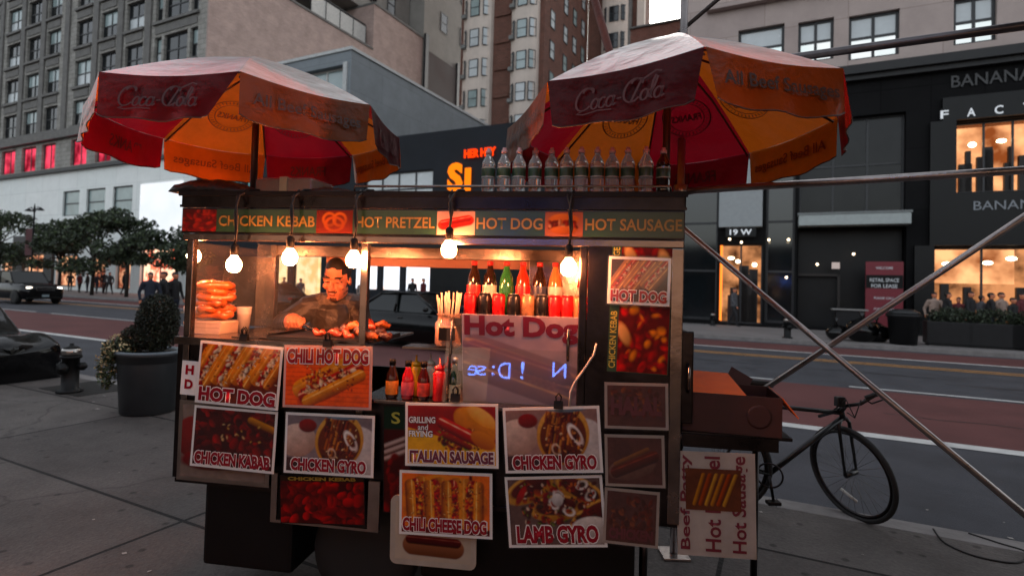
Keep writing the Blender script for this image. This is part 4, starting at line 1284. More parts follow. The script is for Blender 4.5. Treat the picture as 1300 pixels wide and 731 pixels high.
def script_strokes():
    """a flowing handwritten soft drink wordmark as pen strokes"""
    out = []
    def arc(cx_, cy_, rx, ry, a0, a1, n=14):
        return [(cx_ + rx * math.cos(math.radians(a0 + (a1 - a0) * k / n)), cy_ + ry * math.sin(math.radians(a0 + (a1 - a0) * k / n))) for k in range(n + 1)]
    def C(x): out.append(arc(x + .5, .55, .5, .55, 40, 320)); out.append(arc(x + .62, .9, .3, .18, -30, 190, 8))
    def o(x): out.append(arc(x + .2, .25, .19, .25, 0, 360)); out.append([(x + .3, .45), (x + .46, .42)])
    def c(x): out.append(arc(x + .2, .25, .19, .25, 50, 320)); out.append([(x + .33, .07), (x + .44, .18)])
    def a(x): out.append(arc(x + .2, .25, .19, .25, 0, 360)); out.append([(x + .4, .5), (x + .38, .1), (x + .44, .02), (x + .55, .12)])
    C(0); o(.95); c(1.38); a(1.8)
    out.append([(2.36, .3), (2.62, .32)])
    C(2.7); o(3.65); out.append([(4.1, .1), (4.3, .6), (4.36, 1.0), (4.24, 1.08), (4.16, .8), (4.2, .1), (4.32, .04)]); a(4.36)
    out.append([(.5, 0), (.2, -.12), (.6, -.2), (1.4, -.1), (2.2, -.16)]); out.append([(3.2, 0), (3.5, .95), (4.2, 1.3), (4.5, 1.22)])
    return [[((x + .28 * y) / 5.1, y / 1.1) for x, y in s] for s in out]
def ribbon(mb, pts, wd, X, mat):
    mb.use(mat)
    n = len(pts)
    L = []
    for i, p in enumerate(pts):
        q0, q1 = pts[max(i - 1, 0)], pts[min(i + 1, n - 1)]
        d = Vector((q1[0] - q0[0], q1[1] - q0[1])); d = d.normalized() if d.length > 1e-9 else Vector((1, 0))
        k = wd * (.55 + .45 * abs(d.y))
        L.append((Vector((p[0] - d.y * k, p[1] + d.x * k, 0)), Vector((p[0] + d.y * k, p[1] - d.x * k, 0))))
    for (a, b), (c, d) in zip(L, L[1:]):
        mb.quad(X @ a, X @ b, X @ d, X @ c)
def umbrella(label, c, R, yaw, tx, ty, drop, zbase, insets, seed, apex=.47):
    base = Vector((c[0], c[1], zbase))
    o = thing('umbrella', label, 'umbrella', base)
    N = 8
    r = random.Random(seed)
    tilt = lambda p: Vector((p[0], p[1], p[2] + p[0] * tx + p[1] * ty + c[2] - zbase))
    rimv = [Vector((R * math.cos(yaw + k * PI / 4), R * math.sin(yaw + k * PI / 4), 0)) for k in range(N)]
    apex_h = apex * R
    nv, nu = 6, 8
    def canopy_pt(k, s, t):                          # s down the panel, t across it
        a, b = rimv[k], rimv[(k + 1) % N]
        p = (a * (1 - t) + b * t) * s
        sag = -.035 * R * math.sin(PI * t) * s * 4 * .5 * (1 - .4 * s)
        z = apex_h * (1 - s) + .03 * math.sin(PI * s) + sag * .6
        return tilt((p.x, p.y, z))
    for k in range(N):
        gold = k % 2 == 0
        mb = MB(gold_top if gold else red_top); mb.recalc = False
        g = [[mb.bm.verts.new(canopy_pt(k, max(i / nv, .002), j / nu)) for j in range(nu + 1)] for i in range(nv + 1)]
        for i in range(nv):
            for j in range(nu):
                f = mb.bm.faces.new((g[i][j], g[i + 1][j], g[i + 1][j + 1], g[i][j + 1])); f.smooth = True
        pn = mb.build('canopy_panel', o)
        a, b = rimv[k], rimv[(k + 1) % N]
        ex = (b - a).normalized(); W = (b - a).length
        out = Vector((ex.y, -ex.x, 0))
        li, ri = insets.get(k, (.02, .02))
        flare = r.uniform(.0, .12)
        def flap_pt(t, s, off=0.):
            tt = t * (1 - s * (li + ri)) + s * li
            q = a + ex * (tt * W) + out * (.004 + off + flare * s * drop + .008 * math.sin(t * 17 + k) * s)
            z = -.035 * R * math.sin(PI * tt) * .5 * .6 * 4 * .6 - s * drop * (1 + .03 * math.sin(t * 11 + k * 2)) + .012 * s * (1 if t in (0, 1) else 0)
            return tilt((q.x, q.y, z))
        mb = MB(gold_flap if gold else red_flap); mb.recalc = False
        n1, n2 = 16, 4
        g = [[mb.bm.verts.new(flap_pt(j / n1, i / n2)) for j in range(n1 + 1)] for i in range(n2 + 1)]
        for i in range(n2):
            for j in range(n1):
                f = mb.bm.faces.new((g[i][j], g[i + 1][j], g[i + 1][j + 1], g[i][j + 1])); f.smooth = True
        mb.use(ink_dark).tube([flap_pt(j / n1, 1, .001) for j in range(n1 + 1)], .003, 5)
        fl = mb.build('valance', o)
        # printing on the valance
        pm = flap_pt(.5, .5, .003); px_ = (flap_pt(.75, .5, .003) - flap_pt(.25, .5, .003)).normalized(); pz = (flap_pt(.5, .2, .003) - flap_pt(.5, .8, .003)).normalized()
        nrm = px_.cross(pz).normalized(); pz = nrm.cross(px_)
        def frame(off): return Matrix((px_, pz, nrm)).transposed().to_4x4(), pm + nrm * off
        for side in (1, -1):
            X, t0 = frame(.010 * side)
            X.translation = t0
            mb = MB(); mb.recalc = False
            if gold:
                me = text_mesh('All Beef Sausages', W * .82, drop * .36, .01)
                mb.use(ink_dark if side == 1 else ink_orange); mesh_into(mb, me, X)
            elif side == 1:
                S_ = X @ Matrix.Translation((-W * .3, -drop * .2, 0)) @ Matrix.Diagonal((W * .6, drop * .42, 1, 1))
                X2 = X @ Matrix.Translation((-W * .3, -drop * .2, 0))
                for s_ in script_strokes(): ribbon(mb, [(p[0] * W * .6, p[1] * drop * .45) for p in s_], .0045, X2, ink_faint)
            else:
                mb.use(ink_deep); mesh_into(mb, text_mesh('FRANKS', W * .4, drop * .35, .02), X)
            mb.build('lettering', fl)
        # emblem showing through the panel
        i_, s_ = .5, .62
        p0 = canopy_pt(k, s_, .5); ex_ = (canopy_pt(k, s_, .8) - canopy_pt(k, s_, .2)).normalized(); ey = (canopy_pt(k, s_ - .15, .5) - canopy_pt(k, s_ + .15, .5)).normalized()
        nz = ex_.cross(ey).normalized(); ey = nz.cross(ex_)
        X = Matrix((ex_, ey, nz)).transposed().to_4x4(); X.translation = p0 - nz * .02
        mb = MB(ink_orange if gold else ink_deep); mb.recalc = False
        for rad, wd_ in ((.135, .004), (.1, .003)):
            ribbon(mb, [(rad * math.cos(2 * PI * q / 40), rad * math.sin(2 * PI * q / 40)) for q in range(41)], wd_, X, mb.mats[0])
        for q in range(36):
            aa = 2 * PI * q / 36
            ribbon(mb, [(.108 * math.cos(aa), .108 * math.sin(aa)), (.128 * math.cos(aa), .128 * math.sin(aa))], .003, X, mb.mats[0])
        mesh_into(mb, text_mesh('FRANKS', .17, .05, .03), X)
        mb.build('emblem', pn)
    mb = MB(pole_m)
    top = tilt((0, 0, apex_h - .01))
    mb.tube([(0, 0, 0), (0, 0, (top.z) * .5), top], .019, 10); mb.build('pole', o)
    mb = MB(pole_m); mb.lathe([(.02, top.z - .09), (.045, top.z - .09), (.045, top.z - .05), (.02, top.z - .05)], 12, c=(top.x, top.y, 0)); mb.build('hub', o)
    for k in range(N):
        mb = MB(pole_m); mb.tube([tilt((0, 0, apex_h - .07)), tilt((rimv[k].x * .5, rimv[k].y * .5, apex_h * .5 - .01)), tilt((rimv[k].x * .98, rimv[k].y * .98, -.02))], .006, 6); mb.build('rib', o)
    return o
k_ = .863
umbrella('red and gold umbrella over the left end of the cart, one red flap folded back', (-1.745 * k_, 3.62 * k_, CAM_Z + (2.635 - CAM_Z) * k_), .82, -1.209, .021, -.003, .2, 1.99, {7: (.03, .2), 0: (.0, .02)}, 1)
umbrella('red and gold umbrella tilted over the right end of the cart above the water bottles', (.896 * k_, 3.205 * k_, CAM_Z + (2.585 - CAM_Z) * k_), .82, -1.688, .022, -.044, .2, 1.99, {7: (.05, .05), 0: (.06, .01)}, 2, .56)

# ================================================================== THINGS ON THE CART
def on_cart(o, u, v, wz, rz=0.):
    o.location = K(u, v, wz); o.rotation_euler = (0, 0, CYAW + rz)
    return o
def rep(o, u, v, wz, rz=0., first=[False], **kw):
    return dup(o, K(u, v, wz), CYAW + rz, **kw)
# bulbs
bulb_m = Memit('bulb_glow', '#ff9258', 290)
rope = M('black_cable', '#121212', .6)
bulbs = [((297, 336), -.06, 'second bulb from the left, hanging above the stack of pretzels'), ((368, 327), -.06, 'bulb hanging under the word KEBAB'), ((449, 330), -.06, 'bulb hanging just right of the vendor'),
         ((570, 317), -.06, 'bulb hanging under the small hot dog picture of the header'), ((722, 340), -.06, 'low bulb hanging in front of the soft drinks'), ((246, 325), .2, 'leftmost bulb, behind the corner post of the pretzel case')]
for (p, v, lab) in bulbs:
    u, wz = onV(p[0], p[1], v)
    o = thing('light_bulb', 'glowing bare ' + lab, 'light bulb', K(u, v, wz), CYAW, 'bulbs hung along the cart')
    mb = MB(bulb_m); mb.lathe([(.002, -.037), (.019, -.034), (.031, -.02), (.035, 0), (.031, .018), (.019, .034), (.0135, .044)], 16); mb.build('glass', o)
    mb = MB(black_plastic); mb.lathe([(.0135, .042), (.018, .046), (.019, .09), (.012, .1), (.005, .104)], 12); mb.build('socket', o)
    top = min(H1 + .085, 2.03) - wz
    mb = MB(rope)
    if v < 0:
        mb.tube([(0, 0, .1), (.006, .0, .14), (-.004, -.002, (top + .14) / 2), (.006, .01, top - .03), (.012, .085, top + .012), (.03, .13, top + .018)], .006, 6)
        mb.tube([(0, .004, .13), (.012, -.004, .17), (.004, .0, top * .6 + .05), (-.012, .02, top - .03), (-.018, .09, top + .012)], .005, 6)
    else: mb.tube([(0, 0, .1), (0, 0, H0 - wz)], .005, 6)
    mb.build('cord', o)
# water bottles on the roof
pet = Mwater('clear_bottle_plastic', (.95, .98, .98))
lab_g = M('bottle_label_green', '#2c4632', .35, var=.4, scale=30)
lab_w = M('bottle_label_white', '#a9aaa6', .4, var=.1)
cap_p = M('pinkish_cap', '#c99a9a', .4, var=.05)
wb = thing('water_bottle', 'clear plastic water bottle with green label and pinkish cap on the cart roof', 'bottle', (0, 0, 0), CYAW, 'water bottles lined up on the cart roof')
mb = MB(pet); mb.lathe([(.026, 0), (.0315, .008), (.030, .03), (.0315, .05), (.0305, .07), (.0305, .12), (.032, .13), (.029, .145), (.014, .172), (.0125, .184)], 18); mb.build('bottle_body', wb)
mb = MB(lab_g); mb.lathe([(.0312, .072), (.0318, .074), (.0318, .116), (.0312, .118)], 18, cap=False); mb.use(lab_w); mb.lathe([(.0322, .113), (.0322, .119)], 18, cap=False); mb.lathe([(.0322, .071), (.0322, .076)], 18, cap=False); mb.build('label', wb)
mb = MB(cap_p); mb.lathe([(.0145, .182), (.0145, .198), (.009, .2), (.009, .21), (.002, .211)], 14); mb.build('cap', wb)
xs = [620, 640, 659, 679, 700, 719, 738, 758, 777, 797, 820]
for i, x in enumerate(xs):
    u = onV(x, 220, .03)[0]
    if i == 0: on_cart(wb, u, .03, 2.022)
    else: rep(wb, u, .03 + .006 * math.sin(i * 5), 2.022, i * 1.3)
# a darker bottle at the far right
db = dup(wb, K(onV(842, 220, .05)[0], .05, 2.022), 0, 'dark filled bottle at the right end of the roof row beside the umbrella pole'); db['group'] = 'water bottles lined up on the cart roof'
dark_soda = Mclear('dark_soda', (.25, .12, .08), .6, .08, (.03, .015, .01))
db.children[0].data = db.children[0].data.copy(); db.children[0].data.materials[0] = dark_soda
# soft drinks behind the pane
def soda(col_body, col_label, lab, cap='#a01818', hh=.215):
    o = thing('soda_bottle', lab, 'bottle', group='soft drinks on the shelf')
    mb = MB(col_body); mb.lathe([(.028, 0), (.034, .01), (.032, .05), (.0335, .07), (.033, .12), (.029, .15), (.014, .185), (.012, .198)], 16); mb.build('bottle_body', o)
    mb = MB(col_label); mb.lathe([(.0345, .07), (.0348, .072), (.0348, .118), (.0345, .12)], 16, cap=False); mb.build('label', o)
    mb = MB(M('cap_' + cap[1:], cap, .4)); mb.lathe([(.0145, .196), (.0145, .212), (.002, .213)], 12); mb.build('cap', o)
    return o
redlab = M('red_label', '#c21a1e', .35, var=.3, scale=25); whitelab = M('white_label', '#b9b3ae', .4, var=.2, scale=25)
greenb = Mclear('green_soda', (.2, .6, .25), .5, .08, (.04, .25, .07)); redb = Mclear('red_soda', (.9, .15, .08), .55, .08, (.5, .05, .02)); orangeb = Mclear('orange_soda', (1, .5, .2), .5, .08, (.6, .25, .08))
bluelab = M('blue_label', '#28324e', .4, var=.3, scale=25)
for x, bdy, lb, txt in ((602, dark_soda, redlab, 'cola bottle with red label, first in the back row of drinks'), (622, dark_soda, whitelab, 'cola bottle with whitish label beside the green bottle'), (643, greenb, greenb, 'green soda bottle in the back row of drinks'),
                        (664, redb, redlab, 'bright red soda bottle right of the green bottle'), (685, dark_soda, bluelab, 'dark soda bottle with blue label right of the bright red one'), (705, orangeb, whitelab, 'orange soda bottle lit up close to the low bulb'), (742, redb, whitelab, 'last soda bottle in the back row, red with a whitish label')):
    so_ = on_cart(soda(bdy, lb, txt), onV(x, 355, .36)[0], .36, 1.437); so_.scale = (1.12, 1.12, 1.34)
can_red = M('red_can', '#c01820', .3, .3, .35, 40); can_dark = M('black_can', '#1c1d22', .3, .4, .4, 40); can_tan = M('tan_can', '#a87a58', .3, .4, .3, 40); silver = M('can_silver', '#b5b0aa', .3, 1., .1)
def can(mat, lab):
    o = thing('drink_can', lab, 'can', group='drink cans in the front row')
    mb = MB(mat); mb.lathe([(.026, .006), (.033, .014), (.033, .105), (.027, .118)], 16); mb.build('can_body', o)
    mb = MB(silver); mb.lathe([(.022, 0), (.026, .0055)], 14); mb.lathe([(.027, .1185), (.027, .122), (.023, .122), (.022, .1195)], 14); mb.build('lid', o)
    return o
for i, (x, mt, nm) in enumerate(((597, can_red, 'red can at the left end of the front row of cans'), (615, can_dark, 'black can second in the front row of cans'), (633, can_red, 'red can between two black cans'), (652, can_dark, 'black can left of the tan can'), (670, can_tan, 'tan can in the middle of the front row'),
                                 (688, can_dark, 'black can right of the tan can'), (704, can_red, 'red can just left of the low bulb'), (720, can_red, 'red can right below the low bulb'), (736, can_tan, 'tan can next to the last red can'), (752, can_red, 'red can at the right end of the front row'))):
    on_cart(can(mt, nm), onV(x, 390, .2)[0], .2, 1.4375, i)
# sauce bottles
def sauce(body, label, cap, lab, kind, hh=1.):
    o = thing('sauce_bottle', lab, 'sauce bottle', group='sauce bottles on the shelf')
    mb = MB(body)
    pr = {'glass': [(.024, 0), (.029, .006), (.0285, .09), (.026, .11), (.014, .14), (.012, .165)], 'squeeze': [(.027, 0), (.03, .005), (.03, .12), (.022, .135), (.012, .14)], 'beer': [(.026, 0), (.03, .006), (.03, .1), (.024, .13), (.0135, .155), (.0125, .19)]}[kind]
    mb.lathe([(r_, z * hh) for r_, z in pr], 16); mb.build('bottle_body', o)
    zt = pr[-1][1] * hh
    mb = MB(cap)
    if kind == 'squeeze': mb.lathe([(.024, zt - .004), (.024, zt + .012), (.006, zt + .02), (.003, zt + .05)], 12)
    else: mb.lathe([(.0155, zt - .012), (.0155, zt + .014), (.002, zt + .015)], 12)
    mb.build('cap', o)
    if label:
        mb = MB(label); mb.lathe([(.0302, .02), (.0306, .022), (.0306, .08 * hh), (.0302, .082 * hh)], 16, cap=False); mb.build('label', o)
    return o
br_ = M('brown_sauce', '#2a120c', .15, coat=.5); hot = M('red_hot_sauce', '#a81824', .15, coat=.5); dkred = M('dark_red_sauce', '#3a0c0c', .15, coat=.5); ket = M('ketchup_red', '#c8161a', .3, coat=.3); must = M('mustard_yellow', '#d8a018', .3, coat=.3); mayo = M('mayo_white', '#c9bfae', .3, coat=.3); grn = M('dark_green_glass', '#0f2a20', .08, coat=.6)
l_or = M('orange_label', '#c8792a', .4, var=.4, scale=30); l_pk = M('pink_label', '#b84a58', .4, var=.4, scale=30); l_rd = M('red_white_label', '#a8382e', .4, var=.5, scale=40); l_gr = M('grey_green_label', '#7a8a7a', .4, var=.4, scale=30)
for x, v, o in ((498, .04, sauce(br_, l_or, black_plastic, 'dark sauce bottle with an orange label, leftmost on the sauce shelf', 'glass', 1.02)), (518, .04, sauce(hot, l_pk, black_plastic, 'red sauce bottle with pink label and black cap', 'glass')),
                (538, .04, sauce(dkred, l_rd, black_plastic, 'dark red sauce bottle between the pink label and the red squeeze bottle', 'glass')), (558, .04, sauce(ket, None, ket, 'red plastic ketchup squeeze bottle at the front of the sauce shelf', 'squeeze', 1.05)),
                (577, .04, sauce(grn, l_gr, silver, 'green glass bottle with silver top against the Hot Dog sheet', 'beer', 1.0)), (528, .13, sauce(must, None, must, 'yellow mustard bottle behind the front row of sauces', 'squeeze', 1.05)),
                (546, .13, sauce(mayo, None, mayo, 'white squeeze bottle behind the dark red sauce', 'squeeze', 1.1)), (568, .13, sauce(dkred, None, ket, 'dark red squeeze bottle in the second row behind the ketchup', 'squeeze', 1.05))):
    on_cart(o, onV(x, 480, v)[0], v, 1.052)
# straw jar
o = thing('straw_jar', 'clear plastic jar full of paper straws with a small black label', 'jar'); u, wz = onV(569, 439, .13); on_cart(o, u, .13, 1.296)
mb = MB(Mclear('amber_jar', (.95, .8, .68), .35, .12, (.75, .42, .28))); mb.lathe([(.05, .0), (.064, .006), (.066, .02), (.066, .115), (.056, .125), (.056, .15), (.06, .152), (.06, .158)], 20, cap=False); mb.build('jar_body', o)
mb = MB(M('jar_contents', '#b58a70', .6, var=.3, scale=40)); mb.lathe([(.004, .008), (.056, .008), (.056, .1), (.004, .105)], 16); mb.build('contents', o)
mb = MB(black_plastic); mb.box(-.03, .05, -.071, -.066, .035, .095, .002); mb.build('label', o)
straw_m = M('paper_straw', '#c9b8a4', .6, var=.2)
for i in range(26):
    a = rnd.uniform(0, 2 * PI); rr = rnd.uniform(.005, .045); ln = rnd.uniform(.225, .27)
    mb = MB(straw_m); mb.tube([(rr * math.cos(a), rr * math.sin(a), .1), (rr * 1.5 * math.cos(a) + rnd.uniform(-.012, .012), rr * 1.5 * math.sin(a), ln)], .0042, 6); mb.build('straw', o)
# pretzels
crust = M('pretzel_crust', '#a35222', .35, var=.4, scale=14, coat=.3, bump=.2)
salt = M('coarse_salt', '#d8cfc4', .5)
def pretzel_pts(s):
    pts = []
    for k in range(60):
        t = 2 * PI * k / 60
        x = math.sin(t) * (1 - .25 * math.cos(t)) ; y = math.cos(t) * .75 + .2 * math.cos(2 * t)
        z = .35 * math.sin(2 * t) * .12
        pts.append((x * s, y * s, z * s))
    return pts
pz = thing('pretzel', 'big brown soft pretzel in the stack behind the pretzel case corner', 'pretzel', group='pretzels stacked in the glass case')
mb = MB(crust); mb.tube(pretzel_pts(.085), [.02 + .004 * math.sin(k * .6) for k in range(60)], 10, closed=True)
mb.tube([(-.07, .03, .004), (-.02, -.01, .012), (.02, -.03, .014), (.05, -.06, .008)], .016, 8); mb.tube([(.07, .03, .004), (.02, -.01, .018), (-.02, -.03, .018), (-.05, -.06, .008)], .016, 8)
mb.build('dough', pz)
mb = MB(salt)
pp = pretzel_pts(.085)
for i in range(60):
    p = pp[rnd.randrange(60)]; a = rnd.uniform(-.8, .8); mb.box(-.0018, .0018, -.0018, .0018, -.0018, .0018, X=Matrix.Translation((p[0] + .02 * math.sin(a), p[1], p[2] + .021 * math.cos(a))))
tag(mb.build('salt', pz), kind='stuff')
u, _ = onV(272, 400, .26)
for i in range(6):
    if i == 0: on_cart(pz, u, .26, 1.306 + .07 + .02, .3)
    else: rep(pz, u + .006 * math.sin(i * 3), .26, 1.396 + .0315 * i, .3 + i * .9)
o = thing('paper_tray', 'whitish paper tray under the pretzels', 'tray'); on_cart(o, u, .26, 1.299)
mb = MB(M('greasy_paper', '#b8a394', .6, var=.2)); mb.prism([(-.1, 0), (.1, 0), (.112, .06), (.104, .066), (-.104, .066), (-.112, .06)], 'y', -.09, .09); mb.build('tray_sides', o)
mb = MB(M('paper_fold', '#9d8a7c', .6)); mb.box(-.1, .1, -.0915, -.0902, .03, .034); mb.box(-.1, .1, -.0915, -.0902, .052, .055); mb.build('folded_edge', o)
# cups behind the pretzels
cupm = M('stacked_cups', '#a8a3a0', .5)
for x, h_ in ((242, .13), (309, .14)):
    o = tag(MB(cupm).lathe([(.028, 0), (.036, h_ * .7), (.038, h_ * .72), (.037, h_ * .74), (.039, h_ * .86), (.038, h_ * .88), (.04, h_)], 16).build('cup_stack'), 'stack of pale cups in the pretzel case ' + ('beside the left corner post' if x == 242 else 'right of the pretzels'), 'cups')
    on_cart(o, onV(x, 420, .34)[0], .34, 1.299)
# meat on the grill tray
o = thing('grill_tray', 'black grill tray under the grilled meat', 'tray'); ua, _ = onV(362, 434, .2); ub, _ = onV(492, 434, .2); on_cart(o, (ua + ub) / 2, .2, 1.307)
mb = MB(M('black_iron', '#171414', .45, .5, .3)); hw = (ub - ua) / 2
mb.box(-hw, hw, -.16, .18, 0, .008); mb.build('plate', o)
mb = MB(M('black_iron', '#171414')); mb.wall(-hw, hw, 0, .02, [(-hw + .006, hw - .006, .009, .03)], -.165, -.16); mb.box(-hw, -hw + .006, -.16, .18, .0081, .02); mb.box(hw - .006, hw, -.16, .18, .0081, .02); mb.build('rim', o)
meat = M('grilled_sausage', '#8e3214', .3, var=.6, scale=18, coat=.4, bump=.3); meat2 = M('charred_meat', '#3a140c', .35, var=.6, scale=22, coat=.3, bump=.4); meat3 = M('grilled_chicken', '#a3521f', .35, var=.7, scale=20, coat=.3, bump=.4)
def lump(mat, rx, ry, rz_, seed, bend=0.):
    r = random.Random(seed)
    mb = MB(mat)
    n = 12
    pts = []; rs = []
    for k in range(n):
        t = k / (n - 1) * 2 - 1
        pts.append((t * rx, bend * t * t, .006 * math.sin(5 * t + seed))); rs.append(max(.004, rz_ * (1 - abs(t) ** 2.6) ** .5 * r.uniform(.86, 1.12)))
    mb.tube(pts, rs, 10)
    for v in mb.bm.verts: v.co += Vector((r.uniform(-1, 1), r.uniform(-1, 1), r.uniform(-1, 1))) * rz_ * .09
    return mb
mt = [(448, 415, .2, meat3, .055, .024, 1), (425, 428, .12, meat, .05, .02, 2), (440, 427, .1, meat, .045, .02, 3), (462, 426, .1, meat3, .055, .021, 4), (470, 413, .2, meat, .05, .02, 5), (480, 422, .14, meat2, .04, .02, 6), (455, 420, .15, meat2, .04, .024, 7), (486, 412, .22, meat3, .04, .018, 8), (474, 431, .06, meat3, .05, .018, 9), (490, 428, .08, meat2, .035, .02, 10), (404, 430, .13, meat, .04, .018, 11), (435, 418, .2, meat2, .045, .022, 12)]
for x, y, v, m_, rx, rz_, sd_ in mt:
    u, wz = onV(x, y, v)
    o = tag(lump(m_, rx, .03, rz_, sd_, .012).build('grilled_meat'), {'grilled_sausage': 'shiny orange-red piece of grilled sausage in the heap on the tray', 'charred_meat': 'blackened piece of meat in the heap on the tray', 'grilled_chicken': 'golden brown piece of grilled chicken in the heap on the tray'}[m_.name], 'meat', {'grilled_sausage': 'sausage pieces on the grill tray', 'charred_meat': 'charred pieces on the grill tray', 'grilled_chicken': 'chicken pieces on the grill tray'}[m_.name])
    o.location = K(u, v, max(wz, 1.315 + rz_)); o.rotation_euler = (rnd.uniform(-.3, .3), rnd.uniform(-.35, .35), CYAW + rnd.uniform(-.9, .9))
# roof load: cardboard box, black tarp
tan_card = M('brown_cardboard', '#8a5636', .6, var=.25, scale=7)
o = thing('cardboard_box', 'low brown wrapped box lying on the cart roof under the left umbrella', 'box'); a = onV(324, 246, .1); b = onV(396, 246, .1); on_cart(o, (a[0] + b[0]) / 2, .2, 2.023)
hw = (b[0] - a[0]) / 2; mb = MB(tan_card); mb.box(-hw, hw, -.1, .12, 0, .085, .01); mb.build('box_body', o)
mb = MB(Mclear('wrap', (.95, .9, .85), .12, .2)); mb.box(-hw - .004, hw + .004, -.105, .125, .002, .092, .015); mb.build('plastic_wrap', o)
mb = MB(M('tape', '#b59a78', .3)); mb.box(-.02, .02, -.1065, .1, .0, .0935); mb.build('tape', o)
tarp = M('black_tarp', '#1a1817', .45, var=.4, scale=5, bump=.4)
def heap(name, label, cat, x0, x1, yt, v, mat, seed, hz):
    r = random.Random(seed); a = onV(x0, 250, v)[0]; b = onV(x1, 250, v)[0]
    mb = MB(mat); n = 14; g = []
    for i in range(n + 1):
        row = []
        for j in range(7):
            h_ = hz * (.35 + .65 * math.sin(PI * min(1, (i + .6) / (n + 1.2))) ** .5) * math.sin(PI * (j + .001) / 6.002) ** .4 * (1 - .45 * i / n) * r.uniform(.8, 1.1)
            row.append(mb.bm.verts.new((a + (b - a) * i / n - (a + b) / 2, -.12 + .24 * j / 6, h_ if 0 < j < 6 else 0)))
        g.append(row)
    for i in range(n):
        for j in range(6): f = mb.bm.faces.new((g[i][j], g[i + 1][j], g[i + 1][j + 1], g[i][j + 1])); f.smooth = True
    mb.bm.faces.new([g[0][j] for j in range(7)]); mb.bm.faces.new([g[n][j] for j in range(7)][::-1])
    mb.bm.faces.new([g[i][0] for i in range(n, -1, -1)] + [g[i][6] for i in range(n + 1)])
    o = tag(mb.build(name), label, cat); on_cart(o, (a + b) / 2, v + .04, 2.0235)
heap('tarp', 'black folded tarp lying at the left end of the cart roof', 'tarp', 228, 322, 240, .08, tarp, 3, .1)
heap('tarp', 'dark crumpled cover on the roof right of the wrapped box', 'tarp', 400, 452, 246, .1, tarp, 5, .05)
# clips and cable
def clip(x, y, lab, v=-.03):
    u, wz = onV(x, y, v)
    o = thing('bulldog_clip', lab, 'clip', K(u, v, wz), CYAW, 'black clips holding the posters')
    mb = MB(black_plastic); mb.prism([(-.012, -.022), (.014, -.022), (.006, .012), (-.004, .012)], 'x', -.02, .02); mb.build('jaws', o)
    for s_ in (-1, 1):
        mb = MB(black_plastic); mb.tube([(-.01, .002 * s_, .01), (-.012, .006 * s_, .03), (0, .008 * s_, .045), (.012, .006 * s_, .03), (.01, .002 * s_, .01)], .003, 6); mb.build('grip', o)
clip(310, 427, 'black clip on the top edge of the HOT DOG poster'); clip(416, 434, 'black clip on the top edge of the CHILI HOT DOG poster'); clip(578, 503, 'black clip on the top edge of the ITALIAN SAUSAGE poster'); clip(709, 512, 'black clip above the warm-toned CHICKEN GYRO poster')
cab = [onV(x, y, -.03) for x, y in ((757, 436), (754, 450), (742, 468), (729, 486), (724, 498), (723, 515))]
mb = MB(M('white_cable', '#b5aca6', .4)); mb.tube([K(u, -.028, z) for u, z in cab], .005, 8)
tag(mb.build('cable'), 'white cable hanging down beside the big Hot Dog sheet', 'cable')
# orange cardboard box on the folding shelf
o = thing('cardboard_box', 'open orange cardboard box with raised flaps on the folding shelf', 'box')
on_cart(o, CL + .23, .18, .991, -.1)
card_o = M('lit_orange_cardboard', '#ff6418', .7, var=.2, scale=6); card_d = M('printed_dark_cardboard', '#3c1812', .6, var=.3, scale=8)  # flap orange brightened to carry the light on the box's top
w_, d_, h_ = .20, .15, .165
mb = MB(card_d); mb.box(-w_, w_, -d_, -d_ + .006, 0, h_); mb.box(-w_, w_, d_ - .006, d_, 0, h_); mb.box(-w_, -w_ + .006, -d_ + .0061, d_ - .0061, 0, h_); mb.box(w_ - .006, w_, -d_ + .0061, d_ - .0061, 0, h_); mb.box(-w_, w_, -d_, d_, -.001, .0);
mb.use(M('box_print', '#3a1610', .6)); mb.lathe([(.04, -.001), (.05, -.001), (.05, .001), (.04, .001)], 24, X=Matrix.Translation((.11, -d_ - .001, .08)) @ Matrix.Rotation(PI / 2, 4, 'X')); mb.box(-.14, .0, -d_ - .0012, -d_ - .0002, .07, .1); mb.box(-.12, -.02, -d_ - .0012, -d_ - .0002, .04, .055)
mb.build('box_body', o)
mb = MB(card_o); mb.quad((-w_, -d_ + .004, h_ + .001), (.06, -d_ + .004, h_ + .001), (.02, d_, h_ + .05), (-w_, d_, h_ + .055)); mb.quad((-w_, -d_ + .004, h_ - .004), (-w_, d_, h_ + .05), (.02, d_, h_ + .045), (.06, -d_ + .004, h_ - .004)); mb.build('flap', o)
mb = MB(card_d); mb.box(0, .11, -.003, .003, 0, .1, X=Matrix.Translation((.0, d_ - .01, h_)) @ Matrix.Rotation(.5, 4, 'Y') @ Matrix.Rotation(-.5, 4, 'X')); mb.build('flap', o)
mb = MB(card_o); mb.box(0, .1, -d_, d_, -.002, .002, X=Matrix.Translation((w_, 0, h_)) @ Matrix.Rotation(.9, 4, 'Y')); mb.build('flap', o)

